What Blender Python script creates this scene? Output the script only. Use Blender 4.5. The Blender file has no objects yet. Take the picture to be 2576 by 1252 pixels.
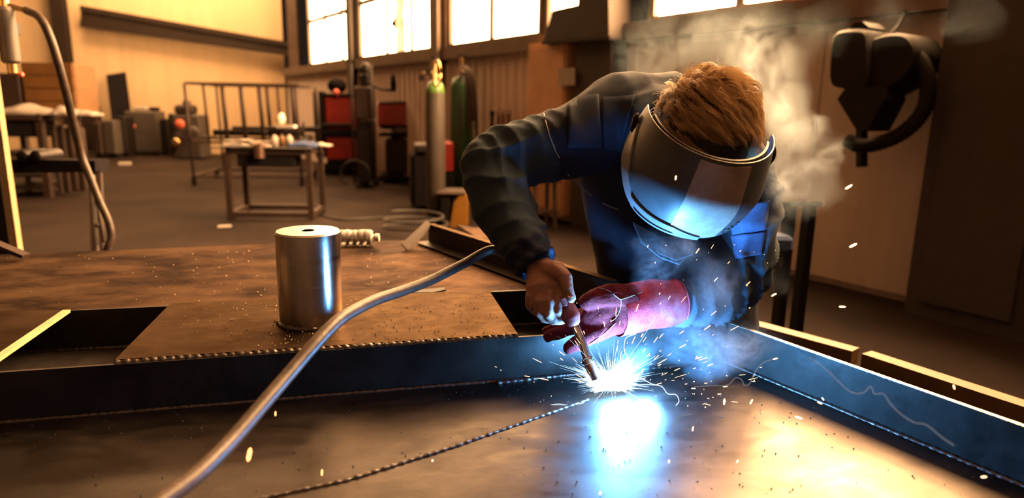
import bpy, math, random
import numpy as np
from mathutils import Vector, Matrix, noise as mnoise
from mathutils.bvhtree import BVHTree

# ------------------------------------------------------------------ camera, world, lights, exposure
SC = bpy.context.scene
COL = SC.collection
FPX, IW, IH = 1680.0, 2576, 1252
YAW, PITCH, ROLL = math.radians(12.4), math.radians(12.0), math.radians(1.0)
CAMZ = 1.25
camd = bpy.data.cameras.new('camera')
cam = bpy.data.objects.new('camera', camd); COL.objects.link(cam); SC.camera = cam
R = Matrix.Rotation(-YAW, 4, 'Z') @ Matrix.Rotation(math.pi/2-PITCH, 4, 'X') @ Matrix.Rotation(ROLL, 4, 'Z')
CPOS = Vector((0, 0, CAMZ))
cam.matrix_world = Matrix.Translation(CPOS) @ R
camd.sensor_width = 36.0; camd.lens = 36.0*FPX/IW
camd.clip_start = 0.02; camd.clip_end = 200
camd.dof.use_dof = True; camd.dof.focus_distance = 1.42; camd.dof.aperture_fstop = 2.1
camd.dof.aperture_blades = 9
SC.view_settings.view_transform = 'Standard'; SC.view_settings.look = 'None'
SC.view_settings.gamma = 1.0; SC.view_settings.use_curve_mapping = False
SC.view_settings.exposure = 0.0
SC.cycles.use_denoising = True
SC.cycles.max_bounces = 8; SC.cycles.diffuse_bounces = 3; SC.cycles.glossy_bounces = 3
SC.cycles.transmission_bounces = 5; SC.cycles.volume_bounces = 1; SC.cycles.transparent_max_bounces = 10
SC.cycles.volume_step_rate = 1.5; SC.cycles.volume_max_steps = 256
SC.cycles.sample_clamp_indirect = 4.0
SC.cycles.caustics_reflective = False; SC.cycles.caustics_refractive = False

world = bpy.data.worlds.new('World'); SC.world = world; world.use_nodes = True
world.node_tree.nodes['Background'].inputs[0].default_value = (0.9, 0.6, 0.4, 1)
world.node_tree.nodes['Background'].inputs[1].default_value = 0.02

WIN_COL = (1.0, 0.545, 0.235)
WIN_STRENGTH = 29.0
ARC_COL = (0.12, 0.45, 1.0)
ARC_POWER = 42.0
SUNNY = 98.0

def ray(x, y):
    return (R.to_3x3() @ Vector(((x-IW/2)/FPX, -(y-IH/2)/FPX, -1.0)))
def pz(x, y, z):                 # pixel -> point on a level plane
    r = ray(x, y); return CPOS + r*((z-CAMZ)/r.z)
def pd(x, y, d):                 # pixel -> point at a camera depth
    return CPOS + ray(x, y)*d
def depth_of(p):
    return -(R.to_3x3().transposed() @ (Vector(p)-CPOS)).z
CAMR = Vector((math.cos(YAW), -math.sin(YAW), 0)); CAMF = Vector((math.sin(YAW), math.cos(YAW), 0))
UP = Vector((0, 0, 1))
PI = math.pi

# the arc and a low sun behind the frosted windows
ARC = pz(1535, 975, 0.66)
ld = bpy.data.lights.new('arc_light', 'POINT'); ld.energy = ARC_POWER; ld.color = ARC_COL; ld.shadow_soft_size = 0.028
lo = bpy.data.objects.new('arc_light', ld); COL.objects.link(lo); lo.location = ARC + Vector((0.012, -0.030, 0.042))

ld2 = bpy.data.lights.new('spark_cloud_light', 'POINT'); ld2.energy = 10.0; ld2.color = ARC_COL; ld2.shadow_soft_size = 0.02
lo2 = bpy.data.objects.new('spark_cloud_light', ld2); COL.objects.link(lo2); lo2.location = pd(1632, 962, 1.405)

# ------------------------------------------------------------------ materials
MATS = {}
def mat(name, col, rough=0.6, metal=0.0, var=0.25, scale=8.0, bump=0.0, bscale=60.0, col2=None, rvar=0.0, stretch=(1, 1, 1), emit=None, estr=0.0, spec=0.5, coat=0.0, detail=5.0, lo=0.35, hi=0.7):
    m = bpy.data.materials.new(name); m.use_nodes = True; nt = m.node_tree; N = nt.nodes; L = nt.links
    b = N['Principled BSDF']
    b.inputs['Roughness'].default_value = rough; b.inputs['Metallic'].default_value = metal
    b.inputs['Specular IOR Level'].default_value = spec
    if coat: b.inputs['Coat Weight'].default_value = coat; b.inputs['Coat Roughness'].default_value = 0.12
    tc = N.new('ShaderNodeTexCoord'); mp = N.new('ShaderNodeMapping'); mp.inputs['Scale'].default_value = stretch
    L.new(tc.outputs['Object'], mp.inputs['Vector'])
    nz = N.new('ShaderNodeTexNoise'); nz.inputs['Scale'].default_value = scale; nz.inputs['Detail'].default_value = detail
    nz.inputs['Roughness'].default_value = 0.65
    L.new(mp.outputs[0], nz.inputs['Vector'])
    cr = N.new('ShaderNodeValToRGB'); L.new(nz.outputs['Fac'], cr.inputs[0])
    c2 = col2 if col2 else tuple(c*(1-var) for c in col)
    cr.color_ramp.elements[0].position = lo; cr.color_ramp.elements[1].position = hi
    cr.color_ramp.elements[0].color = (*c2, 1); cr.color_ramp.elements[1].color = (*col, 1)
    L.new(cr.outputs[0], b.inputs['Base Color'])
    if rvar:
        mr = N.new('ShaderNodeMapRange'); mr.inputs['From Min'].default_value = 0.3; mr.inputs['From Max'].default_value = 0.7
        mr.inputs['To Min'].default_value = max(0.02, rough-rvar); mr.inputs['To Max'].default_value = rough+rvar
        n3 = N.new('ShaderNodeTexNoise'); n3.inputs['Scale'].default_value = scale*2.3; n3.inputs['Detail'].default_value = 6
        n3.inputs['Distortion'].default_value = 1.2
        L.new(mp.outputs[0], n3.inputs['Vector']); L.new(n3.outputs['Fac'], mr.inputs['Value']); L.new(mr.outputs[0], b.inputs['Roughness'])
    if bump:
        n2 = N.new('ShaderNodeTexNoise'); n2.inputs['Scale'].default_value = bscale; n2.inputs['Detail'].default_value = 4
        L.new(mp.outputs[0], n2.inputs['Vector'])
        bp = N.new('ShaderNodeBump'); bp.inputs['Strength'].default_value = bump; bp.inputs['Distance'].default_value = 0.002
        L.new(n2.outputs['Fac'], bp.inputs['Height']); L.new(bp.outputs[0], b.inputs['Normal'])
    if emit:
        b.inputs['Emission Color'].default_value = (*emit, 1); b.inputs['Emission Strength'].default_value = estr
    MATS[name] = m
    return m
def emat(name, col, s):
    m = bpy.data.materials.new(name); m.use_nodes = True; nt = m.node_tree
    nt.nodes.remove(nt.nodes['Principled BSDF'])
    e = nt.nodes.new('ShaderNodeEmission'); e.inputs[0].default_value = (*col, 1); e.inputs[1].default_value = s
    nt.links.new(e.outputs[0], nt.nodes['Material Output'].inputs['Surface']); MATS[name] = m
    return m

mat('tray_steel', (0.10, 0.086, 0.078), 0.41, 1.0, col2=(0.045, 0.038, 0.034), scale=3.5, rvar=0.08, bump=0.10, bscale=90, stretch=(1, 1.8, 1))
mat('web_steel', (0.034, 0.029, 0.026), 0.5, 0.15, spec=.2, col2=(0.012, 0.010, 0.009), scale=9, rvar=0.12, bump=0.15, bscale=120)
mat('plate_steel', (0.042, 0.029, 0.020), 0.48, 0.7, col2=(0.013, 0.008, 0.005), scale=5.5, rvar=0.12, bump=0.12, bscale=140, stretch=(1, 1.6, 1), spec=.2)
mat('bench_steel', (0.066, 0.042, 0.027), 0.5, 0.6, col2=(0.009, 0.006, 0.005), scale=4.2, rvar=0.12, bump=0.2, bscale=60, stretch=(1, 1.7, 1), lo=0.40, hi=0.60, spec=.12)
mat('bright_edge', (0.85, 0.72, 0.55), 0.25, 1.0, var=0.2, scale=60, bump=0.4, bscale=300)
mat('weld', (0.13, 0.115, 0.11), 0.42, 1.0, var=0.4, scale=60, bump=0.5, bscale=200)
mat('polished', (0.72, 0.66, 0.60), 0.20, 1.0, var=0.12, scale=3, rvar=0.05, bump=0.05, bscale=400, stretch=(1, 1, 40))
mat('polished_top', (0.80, 0.70, 0.58), 0.33, 1.0, var=0.1, scale=5, bump=0.1, bscale=200)
mat('dark_steel', (0.025, 0.019, 0.018), 0.55, 0.6, var=0.4)
mat('brown_steel', (0.05, 0.028, 0.021), 0.6, 0.3, var=0.4)
mat('paint_post', (0.5, 0.38, 0.22), 0.5, 0.0, var=0.3, scale=6)
mat('floor_concrete', (0.034, 0.023, 0.019), 0.8, 0.0, col2=(0.015, 0.011, 0.010), scale=0.9, bump=0.3, bscale=20, detail=8, spec=.06)
mat('wall_back_m', (0.88, 0.655, 0.40), 0.8, 0.0, var=0.14, scale=0.8, stretch=(5, 5, 0.4))
mat('wall_right_m', (0.80, 0.66, 0.58), 0.7, 0.0, var=0.25, scale=2.0, stretch=(4, 4, 0.3))
mat('ceiling_m', (0.16, 0.12, 0.09), 0.9, 0.0, var=0.2)
mat('wall_dark_m', (0.06, 0.048, 0.046), 0.9, 0.0, var=0.2)
mat('frame_brown', (0.17, 0.115, 0.08), 0.6, 0.0, var=0.3, scale=4)
mat('beam_brown', (0.035, 0.022, 0.015), 0.6, 0.1, var=0.3, scale=3)
mat('red_paint', (0.34, 0.020, 0.016), 0.4, 0.0, var=0.35, scale=5, coat=0.3)
mat('black_paint', (0.014, 0.012, 0.014), 0.9, 0.0, var=0.3, spec=.04)
mat('black_rubber', (0.035, 0.03, 0.028), 0.6, 0.0, var=0.3)
mat('cable_rubber', (0.065, 0.044, 0.034), 0.45, 0.0, col2=(0.025, 0.018, 0.015), scale=30, bump=0.3, bscale=120, spec=0.3)
mat('grey_paint', (0.085, 0.070, 0.060), 0.5, 0.0, var=0.3, scale=5)
mat('green_paint', (0.035, 0.10, 0.045), 0.4, 0.0, var=0.3, scale=5)
mat('lime_paint', (0.12, 0.26, 0.05), 0.4, 0.0, var=0.2)
mat('brass', (0.75, 0.52, 0.25), 0.3, 1.0, var=0.2)
mat('chrome', (0.80, 0.76, 0.74), 0.14, 1.0, var=0.1)
mat('copper', (0.62, 0.40, 0.30), 0.3, 1.0, var=0.2)
mat('yellow_paint', (0.32, 0.15, 0.02), 0.5, 0.0, var=0.3, scale=5)
mat('yellow_wood', (0.17, 0.075, 0.015), 0.7, 0.0, var=0.3, scale=6)
mat('wood', (0.17, 0.085, 0.035), 0.6, 0.0, var=0.35, scale=8, stretch=(6, 1, 1))
mat('paper', (0.80, 0.76, 0.70), 0.8, 0.0, var=0.12)
mat('cloth_white', (0.45, 0.40, 0.35), 0.9, 0.0, var=0.2)
mat('cloth_blue', (0.03, 0.06, 0.16), 0.9, 0.0, var=0.2)
mat('pink_plastic', (0.80, 0.16, 0.10), 0.4, 0.0, var=0.1)
mat('tan_box', (0.72, 0.42, 0.24), 0.7, 0.0, var=0.2, scale=3)
mat('beige_panel', (0.62, 0.52, 0.46), 0.75, 0.0, var=0.22, scale=1.6, stretch=(3, 3, 0.5))
mat('extractor_grey', (0.016, 0.013, 0.012), 0.7, 0.0, var=0.25, spec=.15)
mat('jacket_cloth', (0.022, 0.028, 0.048), 0.92, 0.0, var=0.3, scale=25, bump=0.6, bscale=900, spec=0.25)
mat('jacket_panel', (0.022, 0.031, 0.060), 0.9, 0.0, var=0.3, scale=25, bump=0.6, bscale=900, spec=0.25)
mat('jacket_cloth_arclit', (0.045, 0.070, 0.095), 0.95, 0.0, var=0.2, scale=25, bump=0.6, bscale=900, spec=0.2)  # jacket cloth made paler, with the arc's light put into the colour
mat('piping', (0.45, 0.42, 0.40), 0.6, 0.0, var=0.1)
mat('denim', (0.11, 0.17, 0.34), 0.9, 0.0, var=0.3, scale=60, bump=0.5, bscale=700, spec=0.2)
mat('trouser_cloth', (0.03, 0.035, 0.06), 0.9, 0.0, var=0.3)
mat('skin', (0.36, 0.185, 0.14), 0.5, 0.0, var=0.16, scale=25, bump=0.25, bscale=260)
mat('nail', (0.66, 0.42, 0.34), 0.3, 0.0, var=0.05)
mat('eye_white', (0.8, 0.78, 0.75), 0.2, 0.0, var=0.02)
mat('lip', (0.42, 0.16, 0.13), 0.5, 0.0, var=0.1)
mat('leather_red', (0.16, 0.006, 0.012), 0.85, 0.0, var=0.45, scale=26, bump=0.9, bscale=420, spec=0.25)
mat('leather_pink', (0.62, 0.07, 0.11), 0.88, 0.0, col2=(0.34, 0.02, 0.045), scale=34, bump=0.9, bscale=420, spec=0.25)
mat('leather_seam', (0.36, 0.30, 0.30), 0.7, 0.0, var=0.1)
mat('hair', (0.92, 0.74, 0.50), 0.28, 0.0, col2=(0.50, 0.31, 0.15), scale=26, spec=0.9, lo=0.4, hi=0.6)
_h = MATS['hair'].node_tree; _tr = _h.nodes.new('ShaderNodeBsdfTranslucent'); _tr.inputs[0].default_value = (1.0, .84, .58, 1); _mx = _h.nodes.new('ShaderNodeMixShader'); _mx.inputs[0].default_value = .55
_h.links.new(_h.nodes['Principled BSDF'].outputs[0], _mx.inputs[1]); _h.links.new(_tr.outputs[0], _mx.inputs[2]); _h.links.new(_mx.outputs[0], _h.nodes['Material Output'].inputs['Surface'])
mat('hair_base_m', (0.20, 0.12, 0.06), 0.6, 0.0)
mat('handle_red', (0.26, 0.05, 0.05), 0.45, 0.0, var=0.2)
mat('grain', (0.30, 0.24, 0.18), 0.35, 0.9, var=0.3)
mat('ash', (0.012, 0.011, 0.011), 0.7, 0.0, var=0.2)
emat('spark_hot', (1.0, 0.50, 0.24), 5.0)
emat('spark_soft', (1.0, 0.30, 0.09), 5.0)
emat('arc_white', (0.62, 0.82, 1.0), 3.5)
emat('spray_blue', (0.42, 0.66, 1.0), 4.5)
emat('trail_dim', (0.55, 0.50, 0.52), 0.55)
emat('trail_hot', (0.50, 0.72, 1.0), 2.2)

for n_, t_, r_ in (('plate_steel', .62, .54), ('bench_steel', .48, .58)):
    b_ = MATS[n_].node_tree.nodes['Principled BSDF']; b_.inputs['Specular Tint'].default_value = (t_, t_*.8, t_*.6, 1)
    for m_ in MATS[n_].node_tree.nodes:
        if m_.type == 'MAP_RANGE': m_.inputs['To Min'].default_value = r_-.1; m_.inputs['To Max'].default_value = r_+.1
# ------------------------------------------------------------------ mesh helpers
class MB:
    def __init__(s, T=None): s.v = []; s.f = []; s.T = T or Matrix.Identity(4)
    def add(s, vs, fs):
        o = len(s.v); s.v += [s.T @ Vector(v) for v in vs]; s.f += [tuple(i+o for i in f) for f in fs]; return s
    def box(s, c, d, rz=0.0, rx=0.0, ry=0.0, bev=0.0):
        M = Matrix.Rotation(rz, 3, 'Z') @ Matrix.Rotation(ry, 3, 'Y') @ Matrix.Rotation(rx, 3, 'X'); c = Vector(c)
        x, y, z = d[0]/2, d[1]/2, d[2]/2
        b = min(bev, x*0.9, y*0.9)
        if b > 0:
            ring = [(-x+b, -y), (x-b, -y), (x, -y+b), (x, y-b), (x-b, y), (-x+b, y), (-x, y-b), (-x, -y+b)]
            bz = min(b, z*0.9); vs = []
            for zz, k in ((-z, b), (-z+bz, 0), (z-bz, 0), (z, b)):
                vs += [((px*(1-k/x)), py*(1-k/y), zz) for px, py in ring]
            fs = [tuple(range(7, -1, -1)), tuple(range(24, 32))]
            for r in range(3):
                for i in range(8):
                    j = (i+1) % 8; fs.append((r*8+i, r*8+j, r*8+8+j, r*8+8+i))
            return s.add([c + M @ Vector(v) for v in vs], fs)
        vs = [(-x, -y, -z), (x, -y, -z), (x, y, -z), (-x, y, -z), (-x, -y, z), (x, -y, z), (x, y, z), (-x, y, z)]
        return s.add([c + M @ Vector(v) for v in vs], [(3, 2, 1, 0), (4, 5, 6, 7), (0, 1, 5, 4), (1, 2, 6, 5), (2, 3, 7, 6), (3, 0, 4, 7)])
    def prism(s, poly, vec):
        n = len(poly); a = [Vector(p) for p in poly]; v = Vector(vec)
        return s.add(a + [p+v for p in a], [tuple(range(n-1, -1, -1)), tuple(range(n, 2*n))] + [(i, (i+1) % n, n+(i+1) % n, n+i) for i in range(n)])
    def beam(s, a, b, w, h, up=(0, 0, 1)):
        a = Vector(a); b = Vector(b); t = (b-a).normalized(); u = Vector(up)
        if abs(t.dot(u)) > 0.95: u = Vector((0, 1, 0))
        r = t.cross(u).normalized(); u = r.cross(t)
        q = [r*(-w/2)-u*(h/2), r*(w/2)-u*(h/2), r*(w/2)+u*(h/2), r*(-w/2)+u*(h/2)]
        return s.prism([a+k for k in q], b-a)
    def tube(s, pts, rad, n=8, caps=True, squash=None):
        pts = [Vector(p) for p in pts]; m = len(pts)
        rad = [rad]*m if not hasattr(rad, '__len__') else rad
        t0 = (pts[1]-pts[0]).normalized(); u = t0.orthogonal().normalized(); vs = []
        for i, p in enumerate(pts):
            t = (pts[min(i+1, m-1)]-pts[max(i-1, 0)]).normalized()
            u = (u - t*u.dot(t)).normalized(); w = t.cross(u)
            for k in range(n):
                a = 2*PI*k/n; vs.append(p + (u*math.cos(a)+w*math.sin(a))*rad[i])
        fs = [(i*n+k, i*n+(k+1) % n, (i+1)*n+(k+1) % n, (i+1)*n+k) for i in range(m-1) for k in range(n)]
        if caps: fs += [tuple(range(n-1, -1, -1)), tuple(range((m-1)*n, m*n))]
        return s.add(vs, fs)
    def lathe(s, prof, c=(0, 0, 0), axis=(0, 0, 1), n=24, u0=None):
        ax = Vector(axis).normalized(); u = (Vector(u0) if u0 else ax.orthogonal()).normalized(); w = ax.cross(u); c = Vector(c); m = len(prof)
        vs = [c + ax*h + (u*math.cos(2*PI*k/n)+w*math.sin(2*PI*k/n))*r for r, h in prof for k in range(n)]
        fs = [(i*n+k, i*n+(k+1) % n, (i+1)*n+(k+1) % n, (i+1)*n+k) for i in range(m-1) for k in range(n)]
        if prof[0][0] > 1e-6: fs.append(tuple(range(n-1, -1, -1)))
        if prof[-1][0] > 1e-6: fs.append(tuple(range((m-1)*n, m*n)))
        return s.add(vs, fs)
    def ell(s, c, r, n=14, m=9, M=None):
        c = Vector(c); M = M or Matrix.Identity(3); vs = []; r = r if hasattr(r, '__len__') else (r, r, r)
        for i in range(1, m):
            a = PI*i/m
            for k in range(n):
                b = 2*PI*k/n; vs.append(c + M @ Vector((r[0]*math.sin(a)*math.cos(b), r[1]*math.sin(a)*math.sin(b), -r[2]*math.cos(a))))
        lo = len(vs); vs += [c + M @ Vector((0, 0, -r[2])), c + M @ Vector((0, 0, r[2]))]
        fs = [(i*n+k, i*n+(k+1) % n, (i+1)*n+(k+1) % n, (i+1)*n+k) for i in range(m-2) for k in range(n)]
        fs += [(lo, (k+1) % n, k) for k in range(n)] + [(lo+1, (m-2)*n+k, (m-2)*n+(k+1) % n) for k in range(n)]
        return s.add(vs, fs)
    def limb(s, rings, n=16, side=None):
        # rings: (centre, ra, rb); elliptical sections, first axis follows 'side', rounded ends
        P = [Vector(r[0]) for r in rings]; m = len(P); out = []; side = Vector(side) if side else None
        prev = None
        for i in range(m):
            t = (P[min(i+1, m-1)]-P[max(i-1, 0)]).normalized()
            if side is not None: u = (side - t*side.dot(t)).normalized()
            else:
                u = prev if prev else t.orthogonal(); u = (u-t*u.dot(t)).normalized(); prev = u
            w = t.cross(u); out.append((P[i], t, u, w, rings[i][1], rings[i][2]))
        vs = []; rows = []
        def row(c, u, w, a, b):
            rows.append(len(vs)); vs.extend(c + u*a*math.cos(2*PI*k/n) + w*b*math.sin(2*PI*k/n) for k in range(n))
        c, t, u, w, a, b = out[0]; e = min(a, b)
        for q in (0.25, 0.6, 0.88): row(c-t*e*math.sqrt(1-q*q), u, w, a*q, b*q)
        for c, t, u, w, a, b in out: row(c, u, w, a, b)
        e = min(a, b)
        for q in (0.88, 0.6, 0.25): row(c+t*e*math.sqrt(1-q*q), u, w, a*q, b*q)
        M_ = len(rows)
        fs = [(i*n+k, i*n+(k+1) % n, (i+1)*n+(k+1) % n, (i+1)*n+k) for i in range(M_-1) for k in range(n)]
        fs += [tuple(range(n-1, -1, -1)), tuple(range((M_-1)*n, M_*n))]
        return s.add(vs, fs)
    def mesh(s, name, origin=Vector((0, 0, 0))):
        me = bpy.data.meshes.new(name); me.from_pydata([tuple(v-origin) for v in s.v], [], s.f); me.update(); return me
    def build(s, name, m, parent=None, smooth=False, origin=None, auto=None):
        o0 = WORLD_OF.get(parent.name, Vector((0, 0, 0))) if parent else (Vector(origin) if origin is not None else Vector((0, 0, 0)))
        me = s.mesh(name, o0); me.materials.append(MATS[m] if isinstance(m, str) else m)
        if smooth: me.polygons.foreach_set('use_smooth', [True]*len(me.polygons))
        o = bpy.data.objects.new(name, me); COL.objects.link(o)
        if parent: o.parent = parent
        else: o.location = o0
        WORLD_OF[o.name] = o0
        if auto:
            sharp(me, auto)
        return o
WORLD_OF = {}
def sharp(me, ang=0.6):
    import bmesh
    bm = bmesh.new(); bm.from_mesh(me); bmesh.ops.recalc_face_normals(bm, faces=bm.faces)
    for f in bm.faces: f.smooth = True
    for e in bm.edges:
        if len(e.link_faces) == 2 and e.calc_face_angle(0) > ang: e.smooth = False
    bm.to_mesh(me); bm.free()
def fixn(o):
    import bmesh
    bm = bmesh.new(); bm.from_mesh(o.data); bmesh.ops.recalc_face_normals(bm, faces=bm.faces); bm.to_mesh(o.data); bm.free(); return o
def thing(name, label, cat, loc, group=None):
    o = bpy.data.objects.new(name, None); COL.objects.link(o); o.location = Vector(loc); o.empty_display_size = 0.1
    o['label'] = label; o['category'] = cat
    if group: o['group'] = group
    WORLD_OF[o.name] = Vector(loc)
    return o
def tag(o, label, cat, group=None, kind=None):
    o['label'] = label; o['category'] = cat
    if group: o['group'] = group
    if kind: o['kind'] = kind
    return o
def struct(o, label=None):
    o['kind'] = 'structure'
    if label: o['label'] = label
    return o
def spline(pts, n=8):
    P = [Vector(p) for p in pts]; P = [P[0]*2-P[1]] + P + [P[-1]*2-P[-2]]; out = []
    for i in range(1, len(P)-2):
        for k in range(n):
            t = k/n; a, b, c, d = P[i-1], P[i], P[i+1], P[i+2]
            out.append(0.5*((2*b) + (c-a)*t + (2*a-5*b+4*c-d)*t*t + (3*b-a-3*c+d)*t**3))
    out.append(P[-2]); return out
def fr(loc, yaw=0.0):            # local frame: x to the camera's right, y away from it, z up
    return Matrix.Translation(Vector(loc)) @ Matrix.Rotation(-YAW+yaw, 4, 'Z')
def RAD(p): return Vector((p.x, p.y, 0)).normalized()
def fit(xl, xr, yt, yb):         # standing thing from its outline: base point, width, height, metres per pixel
    p = pz((xl+xr)/2, yb, 0.0); k = depth_of(p)/FPX
    return p, (xr-xl)*k, (yb-yt)*k, k

rnd = random.Random(7)
# ------------------------------------------------------------------ the hall
CORNER = Vector((-1.78, 17.17, 0)); WD = Vector((4.94, -12.46, 0)).normalized()     # right wall runs from the corner towards the camera
WN = Vector((-WD.y, WD.x, 0)); WN = WN if WN.x < 0 else -WN                           # into the room
BD = Vector((-4.66, 1.0, 0)).normalized(); BN = Vector((BD.y, -BD.x, 0)); BN = BN if BN.y < 0 else -BN
def onwall(x, y, off=0.0):       # pixel -> point on the right wall's plane
    r = ray(x, y); p0 = CORNER + WN*off; t = (p0-CPOS).dot(WN)/r.dot(WN); return CPOS + r*t
def onback(x, y, off=0.0):
    r = ray(x, y); p0 = CORNER + BN*off; t = (p0-CPOS).dot(BN)/r.dot(BN); return CPOS + r*t
def ws(p): return (Vector(p)-CORNER).dot(WD)
def wp(s, z, off=0.0): return CORNER + WD*s + WN*off + UP*z
SILL = 2.04; WTOP = 6.1; HALL = 6.5; WLEN = 23.0
A, B = CORNER.copy(), CORNER + WD*WLEN
Lc = CORNER + BD*15.0; Lr = Lc + WD*23.0
fl = MB().prism([(A+(-WN)*.4+BD*(-.4)), B-WN*.4+WD*.4, Lr+WD*.4+BD*.4, Lc+BD*.4+WD*-.4], (0, 0, -0.15)); struct(fixn(fl.build('floor', 'floor_concrete')), 'stained brown concrete workshop floor')
struct(fixn(MB().prism([A+UP*HALL, B+UP*HALL, Lr+UP*HALL, Lc+UP*HALL], (0, 0, 0.2)).build('ceiling', 'ceiling_m')), 'dark roof of the workshop hall')
struct(fixn(MB().prism([A-WD*0.2, Lc-WD*.2, Lc-WD*.4, A-WD*.4], (0, 0, HALL)).build('wall_back', 'wall_back_m')), 'orange lit back wall of the hall')
struct(fixn(MB().prism([Lc, Lr, Lr+BD*.2, Lc+BD*.2], (0, 0, HALL)).build('wall_left', 'wall_dark_m')), 'dark side wall of the hall')
struct(fixn(MB().prism([B+WD*0, Lr, Lr+WD*.2, B+WD*.2], (0, 0, HALL)).build('wall_front', 'wall_dark_m')), 'dark wall behind the camera')
# right wall: masonry below the sill and above the lights
wr = MB()
wr.prism([A, B, B-WN*.25, A-WN*.25], (0, 0, SILL)); wr.prism([A+UP*WTOP, B+UP*WTOP, B-WN*.25+UP*WTOP, A-WN*.25+UP*WTOP], (0, 0, HALL-WTOP))
wall_r = struct(fixn(wr.build('wall_right', 'wall_right_m')), 'dull plaster wall under the long row of windows')
struct(fixn(MB().prism([wp(0, SILL-.16, .0), wp(WLEN, SILL-.16, .0), wp(WLEN, SILL, .0), wp(0, SILL, .0)], WN*0.12).build('trim_1', 'frame_brown')), 'brown ledge under the windows')
# ribbed sheets on the wall
sP = [ws(onwall(x, 300)) for x in (845, 1010, 1115, 1200, 1362)]
for i in range(len(sP)-1):
    a, b = sP[i]+0.015, sP[i+1]-0.015; m = MB(); n = max(3, int((b-a)/0.17)); vs = []
    zt = SILL-.22; pts = []
    for k in range(n):
        s0 = a+(b-a)*k/n; w = (b-a)/n
        pts += [(s0, .012), (s0+w*.55, .012), (s0+w*.65, .034), (s0+w*.9, .034)]
    pts.append((b, .012)); q = [CORNER+WD*s_+WN*o_ + UP*.12 for s_, o_ in pts] + [CORNER+WD*b+WN*.002+UP*.12, CORNER+WD*a+WN*.002+UP*.12]
    m.prism(q, (0, 0, zt-.12)); fixn(m.build('panel', 'wall_right_m', wall_r))
# windows: frosted panes in a steel grid; the lit pane glows with the daylight behind it
wm = bpy.data.materials.new('window_glow'); wm.use_nodes = True; nt = wm.node_tree; nt.nodes.remove(nt.nodes['Principled BSDF'])
em = nt.nodes.new('ShaderNodeEmission'); nzz = nt.nodes.new('ShaderNodeTexNoise'); nzz.inputs['Scale'].default_value = 0.9
mr = nt.nodes.new('ShaderNodeMapRange'); mr.inputs['To Min'].default_value = WIN_STRENGTH*.7; mr.inputs['To Max'].default_value = WIN_STRENGTH*1.3
tcc = nt.nodes.new('ShaderNodeTexCoord'); nt.links.new(tcc.outputs['Object'], nzz.inputs['Vector'])
nt.links.new(nzz.outputs['Fac'], mr.inputs['Value']); nt.links.new(mr.outputs[0], em.inputs[1]); em.inputs[0].default_value = (*WIN_COL, 1)
nt.links.new(em.outputs[0], nt.nodes['Material Output'].inputs['Surface']); MATS['window_glow'] = wm
def s_at(x, y=120): return ws(onwall(x, y))
wm2 = wm.copy(); wm2.name = 'window_glow_sunny'; MATS['window_glow_sunny'] = wm2
for n_ in wm2.node_tree.nodes:
    if n_.type == 'MAP_RANGE': n_.inputs['To Min'].default_value = SUNNY*.8; n_.inputs['To Max'].default_value = SUNNY*1.2
def window(n, s0, s1, mull, bars=(2.95, 3.9), grime=True, broken=None):
    PM = 'window_glow_sunny' if n in (5, 6) else 'window_glow'
    f = MB(); z0, z1 = SILL, WTOP; t = 0.05
    for a, b in ((s0, s0+.07), (s1-.07, s1)): f.prism([wp(a, z0), wp(b, z0), wp(b, z1), wp(a, z1)], WN*-.1)
    for a, b in ((z0, z0+.05), (z1-.06, z1)): f.prism([wp(s0+.07, a), wp(s1-.07, a), wp(s1-.07, b), wp(s0+.07, b)], WN*-.1)
    fo = struct(fixn(f.build('window_%d' % n, 'frame_brown')), 'blown-out frosted window in a brown steel frame')
    xs = [s0+.07] + list(mull) + [s1-.07]; zs = [z0+.05] + list(bars) + [z1-.06]
    for x in mull: fixn(MB().prism([wp(x-.042, zs[0], -.02), wp(x+.042, zs[0], -.02), wp(x+.042, zs[-1], -.02), wp(x-.042, zs[-1], -.02)], WN*-.05).build('glazing_bar', 'frame_brown', fo))
    for z in bars: fixn(MB().prism([wp(xs[0], z-.042, -.025), wp(xs[-1], z-.042, -.025), wp(xs[-1], z+.042, -.025), wp(xs[0], z+.042, -.025)], WN*-.04).build('glazing_bar', 'frame_brown', fo))
    for i in range(len(xs)-1):
        for j in range(len(zs)-1):
            if broken and broken == (i, j):
                a, b, c, d = xs[i]+.01, xs[i+1]-.01, zs[j]+.01, zs[j+1]-.01; w = b-a; h = d-c
                L_ = [(a, c), (a+.33*w, c), (a+.30*w, c+.25*h), (a+.36*w, c+.38*h), (a+.1*w, c+.5*h), (a+.3*w, c+.62*h), (a+.34*w, c+.85*h), (a+.2*w, d), (a, d)]
                R_ = [(b, c), (b, d), (a+.72*w, d), (a+.70*w, c)]
                for P in (L_, R_): fixn(MB().prism([wp(p, q, -.05) for p, q in P], WN*-.006).build('pane', PM, fo))['label'] = 'jagged remaining glass of the broken pane'
                bk = fixn(MB().prism([wp(a+.1*w, c, -.16), wp(a+.76*w, c, -.16), wp(a+.76*w, d, -.16), wp(a+.1*w, d, -.16)], WN*-.01).build('backing_board', 'frame_brown', fo)); bk['label'] = 'dark board behind the broken pane'
                fixn(MB().ell(wp(a+.55*w, c+.62*h, -.15), (.05, .05, .075), 10, 6).build('daylight_hole', 'paper_glow', fo))
            else:
                fixn(MB().prism([wp(xs[i]+.01, zs[j]+.01, -.05), wp(xs[i+1]-.01, zs[j]+.01, -.05), wp(xs[i+1]-.01, zs[j+1]-.01, -.05), wp(xs[i]+.01, zs[j+1]-.01, -.05)], WN*-.006).build('pane', PM, fo))
    return fo
emat('paper_glow', (0.6, 0.8, 1.0), 3.0)
edges = [(778, 893), (903, 1105), (1126, 1362)]
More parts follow.
